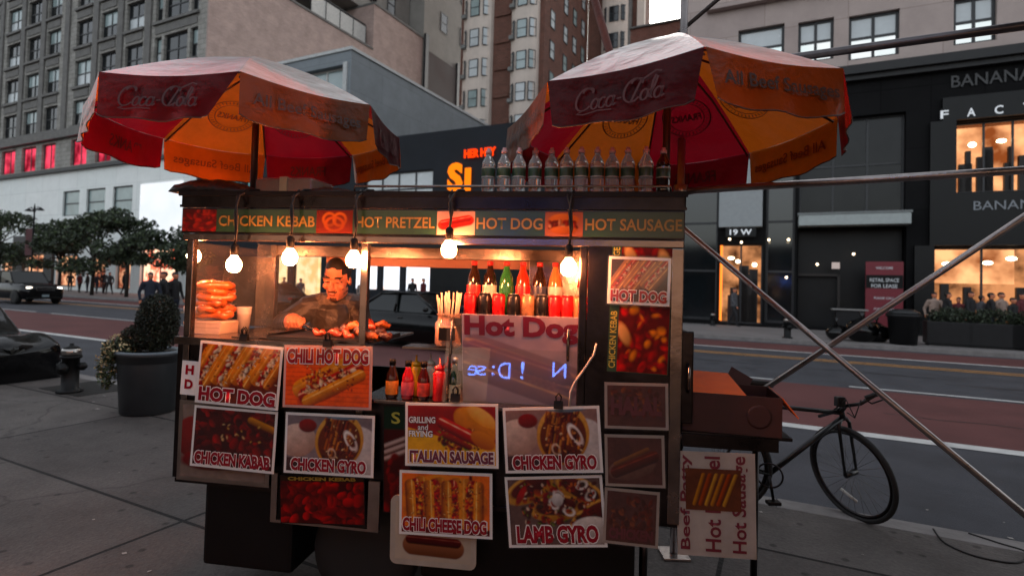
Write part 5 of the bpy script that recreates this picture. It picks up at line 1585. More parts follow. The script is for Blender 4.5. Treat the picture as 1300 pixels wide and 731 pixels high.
# ================================================================== SCAFFOLD PIPES (parts of a sidewalk shed)
galv = M('galvanised_pipe', '#a39c9a', .3, .9, .25, 8, .1); rusty = M('rusty_pipe', '#5a2c22', .5, .5, .4, 10, .2)
DS = 3.44
def pipe(p0, p1, r, mat, label, D=DS, ext=(0, 0)):
    a, b = onD(*p0, D), onD(*p1, D); d = (b - a)
    a, b = a - d * ext[0], b + d * ext[1]
    mid = (a + b) / 2
    o = thing('scaffold_pipe', label, 'pipe', a)
    mb = MB(mat); mb.tube([Vector(), (b - a) * .5, b - a], r, 12); mb.build('tube', o)
    return o, a, b
pipe((876, 242), (1300, 216), .021, galv, 'level scaffold pipe passing below the right umbrella', ext=(.02, .6))
pipe((1010, 73), (1300, 33), .023, M('dark_pipe', '#5d595b', .35, .8, .25, 8), 'dark level scaffold pipe crossing in front of the office windows', ext=(.3, .6))
o1, A1, B1 = pipe((868, 290), (1300, 652), .0165, galv, 'scaffold brace running down to the right across the bicycle', D=DS - .02, ext=(.0, .45))
pipe((980, 487), (1300, 275), .0165, galv, 'scaffold brace rising to the right from the orange box', D=DS + .02, ext=(.4, .8))
pipe((925, -12), (800, 95), .013, M('thin_dark_rod', '#3a3432', .5, .6), 'thin dark rod slanting down behind the right umbrella', D=DS + .06, ext=(1.2, .1))
pipe((755, 0), (772, 60), .028, rusty, 'leaning rust-brown pole standing behind the right umbrella', D=DS + .12, ext=(1.5, 4.2))
for x, lab in ((861, 'upright scaffold post hidden mostly by the right end of the cart'),):
    p = onD(x, 400, DS); o = thing('scaffold_post', lab, 'post', (p.x, p.y, 0))
    mb = MB(galv); mb.tube([(0, 0, .02), (0, 0, 3.4)], .024, 12); mb.build('tube', o)
    mb = MB(galv); mb.box(-.08, .08, -.08, .08, 0, .015, .003); mb.build('base_plate', o)
    mb = MB(galv); mb.lathe([(.026, .0), (.045, .005), (.045, .07), (.026, .075)], 12, c=(0, 0, onD(876, 242, DS).z - .035)); mb.build('coupler', o)

# ================================================================== PEOPLE
skin = M('skin', '#cf7f5c', .45, var=.12, scale=14, bump=.08)
hair_m = M('black_hair', '#15110f', .6, var=.4, scale=60)
stub = M('beard_stubble', '#4a2c20', .7, var=.4, scale=90)
lipm = M('lips', '#a5604c', .45)
lid = M('eyelid_line', '#2a1610', .5)  # dark line along the lowered eyelids
brow_m = M('eyebrow', '#1c120e', .7)
jacket = M('dark_jacket', '#2c2826', .45, var=.6, scale=11, bump=1., bscale=13)
collar = M('worn_grey_scarf', '#5a5048', .7, var=.7, scale=22, bump=1., bscale=26)
trous = M('dark_trousers', '#1c1c20', .8, var=.3)
def solid(caps, balls, voxel, zone, mats, name='person', smooth=2):
    """one continuous skin grown over tapered limbs and rounded masses"""
    mb = MB(mats[0])
    for (p0, r0, p1, r1) in caps:
        p0, p1 = Vector(p0), Vector(p1); n = 5
        d = (p1 - p0)
        L = d.length; t_ = d / L
        pts = [p0 - t_ * r0 * .86, p0 - t_ * r0 * .5] + [p0 + d * k / n for k in range(n + 1)] + [p1 + t_ * r1 * .5, p1 + t_ * r1 * .86]
        rs = [r0 * .5, r0 * .87] + [r0 + (r1 - r0) * k / n for k in range(n + 1)] + [r1 * .87, r1 * .5]
        mb.tube(pts, rs, 12)
    for b in balls:
        mb.ball(b[0], b[1], 18, b[2] if len(b) > 2 else None)
    o = mb.build(name)
    md = o.modifiers.new('remesh', 'REMESH'); md.mode = 'VOXEL'; md.voxel_size = voxel
    ms = o.modifiers.new('smooth', 'SMOOTH'); ms.factor = .5; ms.iterations = smooth
    dg = bpy.context.evaluated_depsgraph_get(); dg.update()
    me = bpy.data.meshes.new_from_object(o.evaluated_get(dg))
    bpy.data.objects.remove(o)
    me.materials.clear()
    for m_ in mats: me.materials.append(m_)
    idx = [zone(p.center, p.normal) for p in me.polygons]
    me.polygons.foreach_set('material_index', idx)
    me.polygons.foreach_set('use_smooth', [True] * len(idx))
    return me
def walker(coat, legs, seed, stride=.25, arm=.1, bag=None):
    """a standing or walking figure, 1.72 m tall, facing -y"""
    r = random.Random(seed)
    hip = [(-.1, 0, .9), (.1, 0, .9)]
    kn = [(-.1, -stride * .5, .48), (.1, stride * .3, .49)]
    ft = [(-.1, -stride * .55, .06), (.1, stride * .95, .08)]
    caps = []
    for h, k, f in zip(hip, kn, ft):
        caps += [(h, .095, k, .062), (k, .062, f, .043), (f, .042, (f[0], f[1] - .15, .035), .032)]
    caps += [((0, 0, .92), .15, (0, .01, 1.2), .15), ((0, .01, 1.2), .155, (0, .0, 1.38), .13), ((-.13, 0, 1.4), .075, (.13, 0, 1.4), .075), ((0, 0, 1.4), .06, (0, -.01, 1.54), .055)]
    for s_ in (-1, 1):
        e = (s_ * .27, arm * s_ * .5, 1.13); hnd = (s_ * .25, -.12 + arm * s_, .9)
        caps += [((s_ * .19, 0, 1.4), .062, e, .05), (e, .05, hnd, .035), (hnd, .035, (hnd[0], hnd[1] - .02, hnd[2] - .09), .028)]
    balls = [((0, -.02, 1.63), (.075, .095, .115)), ((0, -.115, 1.62), (.014, .02, .02)), ((0, .02, 1.66), (.082, .09, .09))]
    def zone(c, n):
        if c.z > 1.52: return 3 if (c.z > 1.665 or c.y > .03) else 2
        if c.z < .06: return 4
        if c.z < .9:
            return 2 if (abs(c.x) > .2 and c.z < .89) else 1
        return 0
    return solid(caps, balls, .022, zone, [coat, legs, skin, hair_m, black_rubber])
c_black = M('black_coat', '#17171a', .8, var=.3); c_navy = M('navy_coat', '#1c2434', .8, var=.3); c_grey = M('grey_coat', '#4a4a4e', .8, var=.3); c_red = M('dark_red_coat', '#5a1c22', .8, var=.3); c_tan = M('pale_top', '#9a8478', .8, var=.2); c_jean = M('blue_jeans', '#28303e', .85, var=.3)
WALK = [walker(c_black, trous, 1, .25), walker(c_navy, c_jean, 2, .12, -.1), walker(c_grey, trous, 3, .35, .15), walker(c_red, trous, 4, .1), walker(c_tan, c_jean, 5, .2, -.15), walker(c_black, c_jean, 6, .02, 0)]
CN = ['black coat', 'navy jacket and jeans', 'grey coat', 'dark red top', 'pale top and jeans', 'black jacket and jeans']
def person(px, D, k, where, rz=0., zf=0., group=None, s=1.):
    p = onD(px, 380, D)
    o = link('person', WALK[k]); tag(o, ('person in %s ' % CN[k]) + where, 'person', group)
    s *= 1 + .07 * math.sin(px * 1.7 + D * 3)
    o.location = (p.x, p.y, zf); o.rotation_euler = (0, 0, rz + .5 * math.sin(px)); o.scale = (s * (1 + .06 * math.sin(px * 2.3)), s, s)
    return o
GL = 'people on the far pavement outside the white store'
for px, D, k, wh, rz in ((88, 25.2, 0, 'walking just left of the store trees', .8), (100, 24.5, 3, 'walking under the leftmost store tree', 1.6), (110, 25, 5, 'in front of the second lit shop window', -1.2), (122, 24.6, 1, 'walking beside a lit shop window under the trees', 1.2), (131, 25.1, 0, 'following the person in navy under the trees', 1.4), (138, 24.4, 2, 'under the widest tree crown', .3), (157, 24.8, 0, 'alone right of the trees by a lit doorway', 2.)):
    person(px, D, k, wh, rz, 0, GL)
for px, D, k, wh, rz in ((190, 10.4, 1, 'crossing the street behind the round topiary bush', .2), (207, 10.9, 0, 'crossing the street beside the person in navy', -.6), (221, 11.3, 5, 'half hidden by the cart corner post', .9)):
    person(px, D, k, wh, rz, ZR)
for px, D, k, wh, rz in ((346, 23.6, 0, 'seen through the cart by its left inner post', 1.), (360, 24.2, 3, 'seen through the cart under the KEBAB bulb', -1), (381, 22.6, 2, 'with a white bag seen just left of the vendor', 1.2), (458, 24.6, 4, 'above the roof of the black sedan', .4), (523, 24.8, 0, 'in front of the bright shop window right of the post', .2), (537, 25.2, 3, 'at the right end of the bright shop window', 1)):
    person(px, D, k, wh, rz)
o = tag(MB(M('white_bag', '#b5b2ae', .5)).prism([(-.14, 0), (.14, 0), (.17, .3), (.06, .34), (-.06, .34), (-.17, .3)], 'y', -.06, .06).build('shopping_bag'), 'white shopping bag held by the walker seen left of the vendor', 'bag'); p = onD(376, 380, 22.3); o.location = (p.x, p.y, .5)
person(932, 27.0, 2, 'by the glowing 19 W doorway across the street', .3)
GR = 'people crowding outside the clothes shop'
for i, (px, D, k, wh, rz) in enumerate(((1186, 25.5, 4, 'at the left end of the crowd', .3), (1203, 25.0, 0, 'second from the left in the crowd by the clothes shop', 1), (1217, 26.2, 3, 'in the crowd below the lit shop window', -.5), (1232, 25.1, 0, 'in the crowd with back to the shop doors', .2), (1246, 26, 2, 'in the middle of the crowd by the clothes shop', 1.1), (1258, 25.2, 5, 'right of the middle of the crowd', .6), (1271, 25.7, 4, 'with a pale top at the right of the crowd', -.2), (1286, 25.0, 0, 'near the right edge of the crowd', .7), (1297, 26, 3, 'farthest right in the crowd by the clothes shop', 0))):
    person(px, D, k, wh, rz, 0, GR)

# --- the vendor leaning in over the back of the cart
def vendor():
    B = at(428, 356, 3.46)                                  # middle of the head
    f = Vector((-.06, -1, -.30)).normalized(); rt = f.cross(Vector((0, 0, 1))).normalized(); up = rt.cross(f).normalized()
    rt = (rt + up * .06).normalized(); up = rt.cross(f).normalized()
    HX = Matrix((rt, f, up)).transposed().to_4x4(); HX.translation = B      # head frame: x to his right... image right is -x
    h = lambda x, y, z: HX @ Vector((x, y, z))
    R3 = HX.to_3x3().to_4x4()
    balls = [(h(0, -.02, .03), (.078, .1, .1), R3), (h(0, .016, -.048), (.059, .074, .082), R3), (h(0, .05, -.1), (.03, .034, .028), R3),
             (h(0, .098, -.008), (.013, .018, .032), R3), (h(0, .112, -.028), (.017, .015, .012), R3), (h(.014, .1, -.031), (.009, .01, .008), R3), (h(-.014, .1, -.031), (.009, .01, .008), R3),
             (h(.034, .078, .034), (.03, .014, .008), R3), (h(-.034, .078, .034), (.03, .014, .008), R3), (h(.034, .074, .014), (.017, .014, .01), R3), (h(-.034, .074, .014), (.017, .014, .01), R3),
             (h(.044, .062, -.02), (.025, .022, .024), R3), (h(-.044, .062, -.02), (.025, .022, .024), R3), (h(0, .086, -.064), (.022, .01, .006), R3), (h(0, .084, -.074), (.018, .01, .006), R3),
             (h(.08, -.008, .0), (.009, .02, .03), R3), (h(-.08, -.008, .0), (.009, .02, .03), R3),
             (h(0, -.022, .052), (.081, .103, .098), R3)]
    neck0 = h(0, -.03, -.07)
    shR, shL = at(393, 391, 3.52), at(452, 389, 3.62)
    mid = (shR + shL) / 2
    elR = at(359, 411, 3.42); wrR = at(371, 409, 3.24); fist = at(377, 409, 3.2)
    elL = at(462, 424, 3.5); wrL = at(428, 431, 3.3); hl = at(412, 430, 3.24)
    hip = Vector((mid.x + .02, mid.y + .2, .98))
    ch = mid + Vector((0, .03, -.17))
    caps = [(neck0, .058, mid + Vector((0, .0, .03)), .075), (shR, .085, mid, .11), (mid, .11, shL, .085), (mid + Vector((0, 0, -.05)), .14, ch, .165), (ch, .165, hip, .15),
            (ch + Vector((-.07, 0, 0)), .12, hip + Vector((-.06, 0, .05)), .12), (ch + Vector((.07, 0, 0)), .12, hip + Vector((.06, 0, .05)), .12),
            (shR, .08, elR, .066), (elR, .066, wrR, .058), (shL, .08, elL, .066), (elL, .064, wrL, .046),
            (wrR, .03, fist, .034), (wrL, .028, hl, .03)]
    for s_ in (-1, 1):
        hp = hip + Vector((s_ * .1, 0, -.04)); kn = Vector((hp.x, hp.y - .03, .5)); an = Vector((hp.x, hp.y + .02, .07))
        caps += [(hp, .1, kn, .068), (kn, .068, an, .047), (an, .045, an + Vector((0, -.17, -.03)), .035)]
    # collar
    for k in range(10):
        a = 2 * PI * k / 10; c0 = mid + Vector((0, -.01, .045)); 
        balls.append((c0 + Vector((.078 * math.cos(a), .07 * math.sin(a), .012 * math.sin(k * 2.3))), (.034, .034, .04)))
    # right fist closed round the tongs: palm, four fingers, thumb
    tdir = (at(405, 422, 3.1) - fist).normalized()
    nrm = Vector((0, -1, .15)).normalized(); side = tdir.cross(nrm).normalized()
    balls.append((fist, (.043, .032, .04)))
    for k in range(4):
        q = fist + Vector((-.034 + .021 * k, 0, 0)) + Vector((0, 0, .004 - .004 * abs(k - 1.2)))
        p1 = q + Vector((0, -.028, .03)); p2 = q + Vector((0, -.05, .004)); p3 = q + Vector((.004, -.036, -.026)); p4 = q + Vector((.006, -.012, -.03))
        r_ = .0115 - .0008 * abs(k - 1)
        caps += [(p1, r_ * 1.12, p2, r_), (p2, r_, p3, r_ * .95), (p3, r_ * .95, p4, r_ * .85)]
    caps += [(fist + Vector((.036, .0, .018)), .013, fist + Vector((.05, -.03, .004)), .0115), (fist + Vector((.05, -.03, .004)), .0115, fist + Vector((.034, -.052, -.018)), .0095)]
    # left hand reaching over the tray, fingers bent
    balls.append((hl, (.042, .03, .026)))
    for k in range(4):
        q = hl + Vector((-.03, -.012 + .0 * k, .004)) + Vector((0, -.03 + .02 * k, 0))
        p1 = q + Vector((-.026, -.004, .006)); p2 = p1 + Vector((-.022, -.004, -.012)); p3 = p2 + Vector((-.008, -.002, -.02))
        r_ = .0105 - .0006 * abs(k - 1.4)
        caps += [(q, r_ * 1.1, p1, r_), (p1, r_, p2, r_ * .95), (p2, r_ * .95, p3, r_ * .85)]
    caps += [(hl + Vector((.01, -.03, .004)), .0125, hl + Vector((-.02, -.052, -.004)), .011), (hl + Vector((-.02, -.052, -.004)), .011, hl + Vector((-.046, -.052, -.014)), .009)]
    IX = HX.inverted()
    def zone(c, n):
        q = IX @ c
        ax = abs(q.x)
        near_head = q.z > -.135 and ax < (.11 if q.z > -.03 else .058) and -.14 < q.y < .14
        if near_head and (q.z > -.118 + max(0, -q.y) * .6):
            # hair: a fade at the sides, full on top, a high straight hairline
            if q.z > .088 and (q.z > .1 or q.y < .066): return 3
            if q.y < .02 - .25 * max(0, .05 - q.z) and q.z > -.05 and ax < .081 + .02 * (q.z > .05): return 3
            if q.y < -.06 and q.z > -.085: return 3
            if q.y < .055 and q.z > .055 and ax > .05: return 3
            if q.y > .05:
                if abs(q.z - (.041 - .10 * abs(ax - .034))) < .0042 and .013 < ax < .056: return 6
                if abs(q.z - (.0115 - 2.2 * (ax - .034) ** 2 * 4)) < .003 and .017 < ax < .052: return 5
                if -.058 < q.z < -.046 and ax < .032 - .9 * abs(q.z + .05) - .2 * max(0, -.047 - q.z): return 4
                if -.077 < q.z < -.059 and ax < .018: return 7
                if q.z < -.09 and ax < .022: return 4
                
            if q.z < -.07 and ax > .035 and n.z < .3: return 4 if (ax + q.z * .3) > .03 else 2
            return 2
        dR = min((c - fist).length, (c - wrR).length + .035)
        dL = min((c - hl).length, (c - wrL).length + .03)
        if dR < .078 or dL < .082: return 2
        dm = c - mid
        if dm.z > .02 and Vector((dm.x, dm.y)).length < .125: return 1
        if c.z < .95: return 8
        return 0
    me = solid(caps, balls, .0034, zone, [jacket, collar, skin, hair_m, stub, lid, brow_m, lipm, trous], smooth=6)
    base = Vector((hip.x, hip.y, 0))
    me.transform(Matrix.Translation(-base))
    o = link('person', me); o.location = base
    tag(o, 'vendor with short black hair and moustache in a dark jacket holding tongs over the grill', 'person')
    # tongs
    t = thing('tongs', 'steel tongs gripped in the vendor\'s fist above the meat', 'tongs', fist)
    e1, e2 = at(407, 423, 3.08) - fist, at(404, 427, 3.1) - fist
    s0 = (Vector((0, 0, 0)) - tdir * .06)
    for e_ in (e1, e2):
        mb = MB(steel); mid_ = (s0 + e_) * .5 + (e_ - (e1 + e2) / 2) * .6
        mb.tube([s0, mid_, e_], [.004, .007, .008], 8); mb.build('arm', t)
vendor()

# ================================================================== VEHICLES
carblack = M('black_car_paint', '#070809', .22, var=.2, coat=.0, spec=.35)
cardark = M('dark_grey_car_paint', '#101114', .22, var=.2, coat=.4, spec=.4)
car_glass = M('car_glass', '#0c1213', .08, var=.35, scale=1.2, spec=.45)
chrome = M('chrome', '#b5b5b5', .12, 1., .05)
head_lit = Memit('lit_headlamp', '#fff1e0', 4)
head_off = M('headlamp_glass', '#8a9298', .1, .3, .2)
tail_m = M('tail_lamp', '#8a0f14', .2)
def car(label, loc, rz, L, Wd, Hh, belt, hood, nose, cab, paint, lit, group=None, suv=False):
    """cab: x of windscreen base, roof front, roof rear, rear-window base"""
    o = thing('parked_car' if not lit else 'car', label, 'car', loc, rz, group)
    hw = Wd / 2; x1 = L / 2; gz = .2 if not suv else .28
    st = [(-x1, .72, belt * .80, gz + .18), (-x1 + .12, .9, belt * .97, gz + .06), (cab[3], .98, belt, gz), (0, 1, belt - .01, gz), (cab[0], 1, hood, gz), (x1 - .55, .97, (hood + nose) / 2 + .04, gz), (x1 - .15, .9, nose, gz + .04), (x1, .74, nose - .16, gz + .14)]
    mb = MB(paint); rings = []
    for (x, k, zt, zb) in st:
        w_ = hw * k; zm = (zt + zb) / 2
        rings.append([mb.bm.verts.new((x, s * yy, z)) for s, yy, z in ((-1, w_ * .86, zb), (-1, w_ * .98, zb + .08), (-1, w_, zm), (-1, w_ * .95, zt - .05), (-1, w_ * .82, zt), (-1, w_ * .4, zt + .03), (1, w_ * .4, zt + .03), (1, w_ * .82, zt), (1, w_ * .95, zt - .05), (1, w_, zm), (1, w_ * .98, zb + .08), (1, w_ * .86, zb))])
    for A_, B_ in zip(rings, rings[1:]):
        for k in range(12):
            f = mb.bm.faces.new((A_[k], A_[(k + 1) % 12], B_[(k + 1) % 12], B_[k])); f.smooth = True
    mb.bm.faces.new(rings[0]); mb.bm.faces.new(rings[-1][::-1])
    # cabin
    rw_ = hw * (.68 if not suv else .8); bw = hw * .88
    xa, xb, xc, xd = cab
    pb = [(xa, bw * .92, hood + .01), (xb - .1, bw, belt), (xc, bw, belt), (xd, bw * .9, belt)]
    pr = [(xb, rw_ * .96, Hh - .02), (xb - .12, rw_, Hh - .005), (xc, rw_ * .98, Hh - .02), (xc - .02, rw_ * .96, Hh - .03)]
    rf = [Vector((x, s * y, z)) for s in (-1, 1) for x, y, z in ((xb, rw_ * .92, Hh - .03), ((xb + xc) / 2, rw_, Hh), (xc, rw_ * .93, Hh - .04))]
    n = [mb.bm.verts.new(p) for p in rf]
    c_ = [mb.bm.verts.new((p.x, 0, p.z + .04)) for p in rf[:3]]
    for (a, b) in ((0, 1), (1, 2)):
        f = mb.bm.faces.new((n[a], n[b], c_[b], c_[a])); f.smooth = True
        f = mb.bm.faces.new((c_[a], c_[b], n[b + 3], n[a + 3])); f.smooth = True
    for s in (-1, 1):
        P_ = lambda x, y, z: (x, s * y, z)
        mb.tube([P_(xa, bw * .93, hood), P_(xb, rw_ * .93, Hh - .03)], .035, 6); mb.tube([P_(xd, bw * .9, belt - .02), P_(xc, rw_ * .94, Hh - .05)], .05, 6)
        mb.tube([P_((xb + xc) / 2 + .05, bw, belt), P_((xb + xc) / 2 + .02, rw_, Hh - .02)], .035, 6); mb.tube([P_(xb, rw_ * .93, Hh - .03), P_((xb + xc) / 2, rw_ * 1.01, Hh - .005), P_(xc, rw_ * .94, Hh - .05)], .03, 6)
        if suv: mb.tube([P_(xc + .55, bw, belt), P_(xc + .5, rw_, Hh - .03)], .04, 6)
    mb.build('body', o)
    mb = MB(car_glass); mb.recalc = True
    gl = [[(xa, -bw * .9, hood + .01), (xa, bw * .9, hood + .01), (xb, rw_ * .9, Hh - .03), (xb, -rw_ * .9, Hh - .03)], [(xd, bw * .88, belt), (xd, -bw * .88, belt), (xc, -rw_ * .92, Hh - .05), (xc, rw_ * .92, Hh - .05)]]
    for g_, nm in zip(gl, ('windscreen', 'rear_window')):
        m2 = MB(car_glass); m2.quad(*g_); m2.build(nm, o)
    mb.bm.free()
    for s in (-1, 1):
        m2 = MB(car_glass); m2.quad((xa - .02, s * bw * .93, hood + .02), (xd, s * bw * .9, belt), (xc, s * rw_ * .94, Hh - .05), (xb, s * rw_ * .93, Hh - .03)); m2.build('side_window', o)
        m2 = MB(paint); m2.ball((xa - .3, s * (bw + .1), belt + .08), (.07, .1, .065), 10); m2.build('wing_mirror', o)
        for wx in (x1 - .92, -x1 + .95):
            wheel(o, (wx, s * (hw - .1), .33 if not suv else .38), .33 if not suv else .38, .22)
            m2 = MB(black_plastic); R_ = .40 if not suv else .46
            m2.prism([(wx + R_ * math.cos(PI * k / 12), .30 + R_ * math.sin(PI * k / 12)) for k in range(13)], 'y', s * (hw * .86), s * (hw * 1.003)); m2.build('wheel_arch', o)
        m2 = MB(head_lit if lit else head_off); m2.ball((x1 - .13, s * hw * .66, nose - .1), (.08, .2 if not suv else .17, .07), 12); m2.build('headlight', o)
        m2 = MB(tail_m); m2.ball((-x1 + .07, s * hw * .68, belt * .82), (.06, .17, .06), 10); m2.build('tail_light', o)
        m2 = MB(chrome); m2.box((xb + xc) / 2 + .2, (xb + xc) / 2 + .36, s * hw * .985 - .01, s * hw * .985 + .02, belt - .16, belt - .135); m2.build('door_handle', o)
    m2 = MB(chrome if suv else black_plastic); m2.box(x1 - .03, x1 + .015, -hw * .42, hw * .42, nose - .24, nose - .06, .01)
    m2.use(black_plastic)
    for k in range(3): m2.box(x1 + .0151, x1 + .02, -hw * .4, hw * .4, nose - .23 + .06 * k, nose - .2 + .06 * k)
    m2.build('grille', o)
    m2 = MB(M('licence_plate', '#8a9aa0', .4)); m2.box(x1 + .005, x1 + .02, -.16, .16, .42, .53); m2.build('licence_plate', o)
    m2 = MB(black_plastic); m2.box(x1 - .12, x1 + .03, -hw * .8, hw * .8, .3, .41, .02); m2.build('bumper', o)
    return o
car('black off-road vehicle with lit headlights and chrome grille driving down the far left lane', S(-37.6, 15.1, ZR), YAW, 4.8, 1.95, 1.76, 1.12, 1.1, .98, (.9, .25, -1.95, -2.2), carblack, True, suv=True)
car('black saloon with sloping windscreen passing behind the cart', S(aD(553, 11.4, 390) - .95, 12.3, ZR), YAW, 4.7, 1.82, 1.46, .97, .93, .74, (.95, .15, -1.05, -1.75), carblack, False).name = 'car'
# goods heaped under shiny black plastic at the left edge of the pavement
rg = random.Random(4)
bagm = M('black_bin_bag', '#050506', .14, var=.4, scale=4, bump=.25, bscale=7, spec=.4, rvar=.08)
o = thing('covered_pile', 'low heap under shiny black plastic sheeting at the left edge, left of the hydrant', 'covered pile', S(-11.3, 3.85, 0), YAW)
mb = MB(bagm); g = []
for i in range(25):
    row = []
    x = -1.6 + 3.1 * i / 24
    ht = (.63 + .42 * max(0, min(1, (.3 - x) / .8)) + .02 * math.sin(x * 7)) * (1 - .16 * max(0, (x - 1.1) / .4) ** 2)
    for j in range(17):
        t = j / 16 * 2 - 1; y = .62 * math.copysign(min(1, abs(t) * 1.5), t)
        e = max(0, (abs(t) - .667) / .333)
        z = ht * (1 - e ** 1.2) + (.022 * math.sin(x * 6 + y * 5) + .016 * math.sin(y * 11 - x * 4)) * (1 - e)
        row.append(mb.bm.verts.new((x + (0 if i < 24 else .03 * math.sin(j)), y * (1 + .04 * e) + rg.uniform(-.01, .01), max(0, z))))
    g.append(row)
for i in range(24):
    for j in range(16): f = mb.bm.faces.new((g[i][j], g[i + 1][j], g[i + 1][j + 1], g[i][j + 1])); f.smooth = True
for r_, sg in ((g[0], 1), (g[24], -1)): mb.bm.faces.new(r_[::sg])
ps_ = mb.build('plastic_sheet', o); sd_ = ps_.modifiers.new('smooth', 'SUBSURF'); sd_.levels = 1; sd_.render_levels = 2
mb = MB(M('wooden_pallet', '#3a2e26', .9)); 
for k in range(3): mb.box(-1.5, 1.45, -.5 + .45 * k, -.4 + .45 * k, 0, .1)
mb.build('pallet', o)
car('dark car far across the street seen left of the vendor', S(aD(338, 18.8, 390), 18.9, ZR), YAW + PI, 4.6, 1.82, 1.5, .98, .95, .78, (.95, .15, -1.05, -1.75), carblack, False).name = 'car'

# ================================================================== STREET FURNITURE AND PLANTS
def hydrant(px, D, label, s=1., cap_m=silver):
    p = onD(px, 400, D)
    o = thing('fire_hydrant', label, 'hydrant', (p.x, p.y, 0)); o.scale = (s, s, s)
    iron = M('black_cast_iron', '#0c0d0e', .55, 0., .3, 9, spec=.3)
    mb = MB(iron); mb.lathe([(.15, 0), (.15, .035), (.1, .045), (.1, .46), (.125, .47), (.125, .5), (.1, .51)], 18); mb.build('barrel', o)
    mb = MB(cap_m); mb.lathe([(.115, .511), (.115, .57), (.1, .6)], 18); mb.use(iron).lathe([(.1, .601), (.06, .63), (.025, .64), (.025, .67), (.004, .672)], 18); mb.build('bonnet', o)
    for a, z, r_, l in ((0, .36, .055, .19), (PI, .36, .05, .16), (-PI / 2, .34, .075, .17)):
        mb = MB(iron); mb.lathe([(r_ * .7, .05), (r_ * .7, l - .05), (r_, l - .05), (r_, l - .01), (.02, l), (.02, l + .03), (.003, l + .031)], 14, X=Matrix.Translation((0, 0, z)) @ Matrix.Rotation(a, 4, 'Z') @ Matrix.Rotation(PI / 2, 4, 'Y')); mb.build('outlet', o)
    return o
hydrant(93, 3.98, 'black hydrant with silver top on the near pavement beside the planter', .98)
hydrant(1000, 21.7, 'small black hydrant with silver top on the far kerb behind the crossing braces', 1.15)
hydrant(905, 26.8, 'small pale-topped hydrant by the dark wall left of the glowing doorway', .9)
mb = MB(M('dark_soil', '#1c1916', .95, var=.3)); p = ground(103, 493); mb.box(-.45, .55, -.3, .4, .0, .006)
tag(mb.build('pavement_patch', loc=(p.x, p.y, 0), rz=YAW), kind='structure')
def leaves_into(mb, c, r, n, size, seed, mats, squash=1., hollow=.55, flat=.0):
    rg = random.Random(seed)
    bm = mb.bm
    ids = [mb.use(m_).mi for m_ in mats]
    for i in range(n):
        while True:
            v = Vector((rg.uniform(-1, 1), rg.uniform(-1, 1), rg.uniform(-1, 1)))
            if hollow < v.length < 1: break
        p = Vector(c) + Vector((v.x * r[0], v.y * r[1], v.z * r[2]))
        a = Vector((rg.gauss(0, 1), rg.gauss(0, 1), rg.gauss(0, 1))).normalized(); b = a.cross(Vector((rg.gauss(0, 1), rg.gauss(0, 1), rg.gauss(0, 1)))).normalized()
        s_ = size * rg.uniform(.6, 1.3)
        vs = [bm.verts.new(p + a * s_), bm.verts.new(p + b * s_ * .5), bm.verts.new(p - a * s_ * .9), bm.verts.new(p - b * s_ * .5)]
        f = bm.faces.new(vs); f.material_index = ids[rg.randrange(len(ids))]
leaf1 = M('leaf_dark', '#262f1f', .6, var=.3, scale=2); leaf2 = M('leaf_mid', '#34412b', .6, var=.3, scale=2); leaf3 = M('leaf_pale', '#4a5839', .6, var=.3, scale=2)
bark = M('bark', '#2e2722', .9, var=.3, scale=8, bump=.5)
def tree(px, D, h, cr, label, seed, n=3200, group='street trees outside the white store'):
    p = onD(px, 380, D); o = thing('tree', label, 'tree', (p.x, p.y, 0), 0, group)
    rg = random.Random(seed)
    mb = MB(bark); cz = h - cr * .95
    mb.tube([(0, 0, 0), (.03, .02, cz * .5), (.0, 0, cz), (.1, 0, h - .4)], [.13, .1, .085, .03], 9)
    lobes = []
    for k in range(13):
        a = k * 2.4 + rg.uniform(-.5, .5); z = cz + rg.uniform(-.75, .8) * cr; rr = cr * rg.uniform(.3, 1.05) * (1 - .35 * abs(z - cz) / cr)
        e = Vector((rr * math.cos(a), rr * math.sin(a), z)); lobes.append(e)
        mb.tube([(0, 0, cz * rg.uniform(.62, .95)), e * .5 + Vector((0, 0, cz * .45)), e], [.055, .035, .012], 6)
    mb.build('trunk', o)
    mb = MB(leaf1); mb.recalc = False
    for i, e in enumerate(lobes + [Vector((0, 0, h - .8))]):
        leaves_into(mb, e, (cr * rg.uniform(.28, .62), cr * rg.uniform(.28, .62), cr * rg.uniform(.16, .42)), n // 10, .15, seed * 50 + i, [leaf1, leaf1, leaf2, leaf2, leaf3], hollow=.25)
    mb.build('crown', o)
    return o
tree(74, 22.9, 5.4, 1.9, 'leafy street tree at the left of the row outside the white store', 1)
tree(116, 22.4, 6.3, 2.5, 'widest street tree in front of the upper windows of the white store', 2, 4200)
tree(160, 22.6, 5.9, 1.9, 'street tree just left of the backlit white panel', 3)
tree(222, 22.2, 5.0, 1.7, 'small tree beside the upper left corner of the cart', 4, 2000)
tree(-4, 21.8, 6.6, 2.5, 'tree cut off by the left edge beside the lamp post', 5)
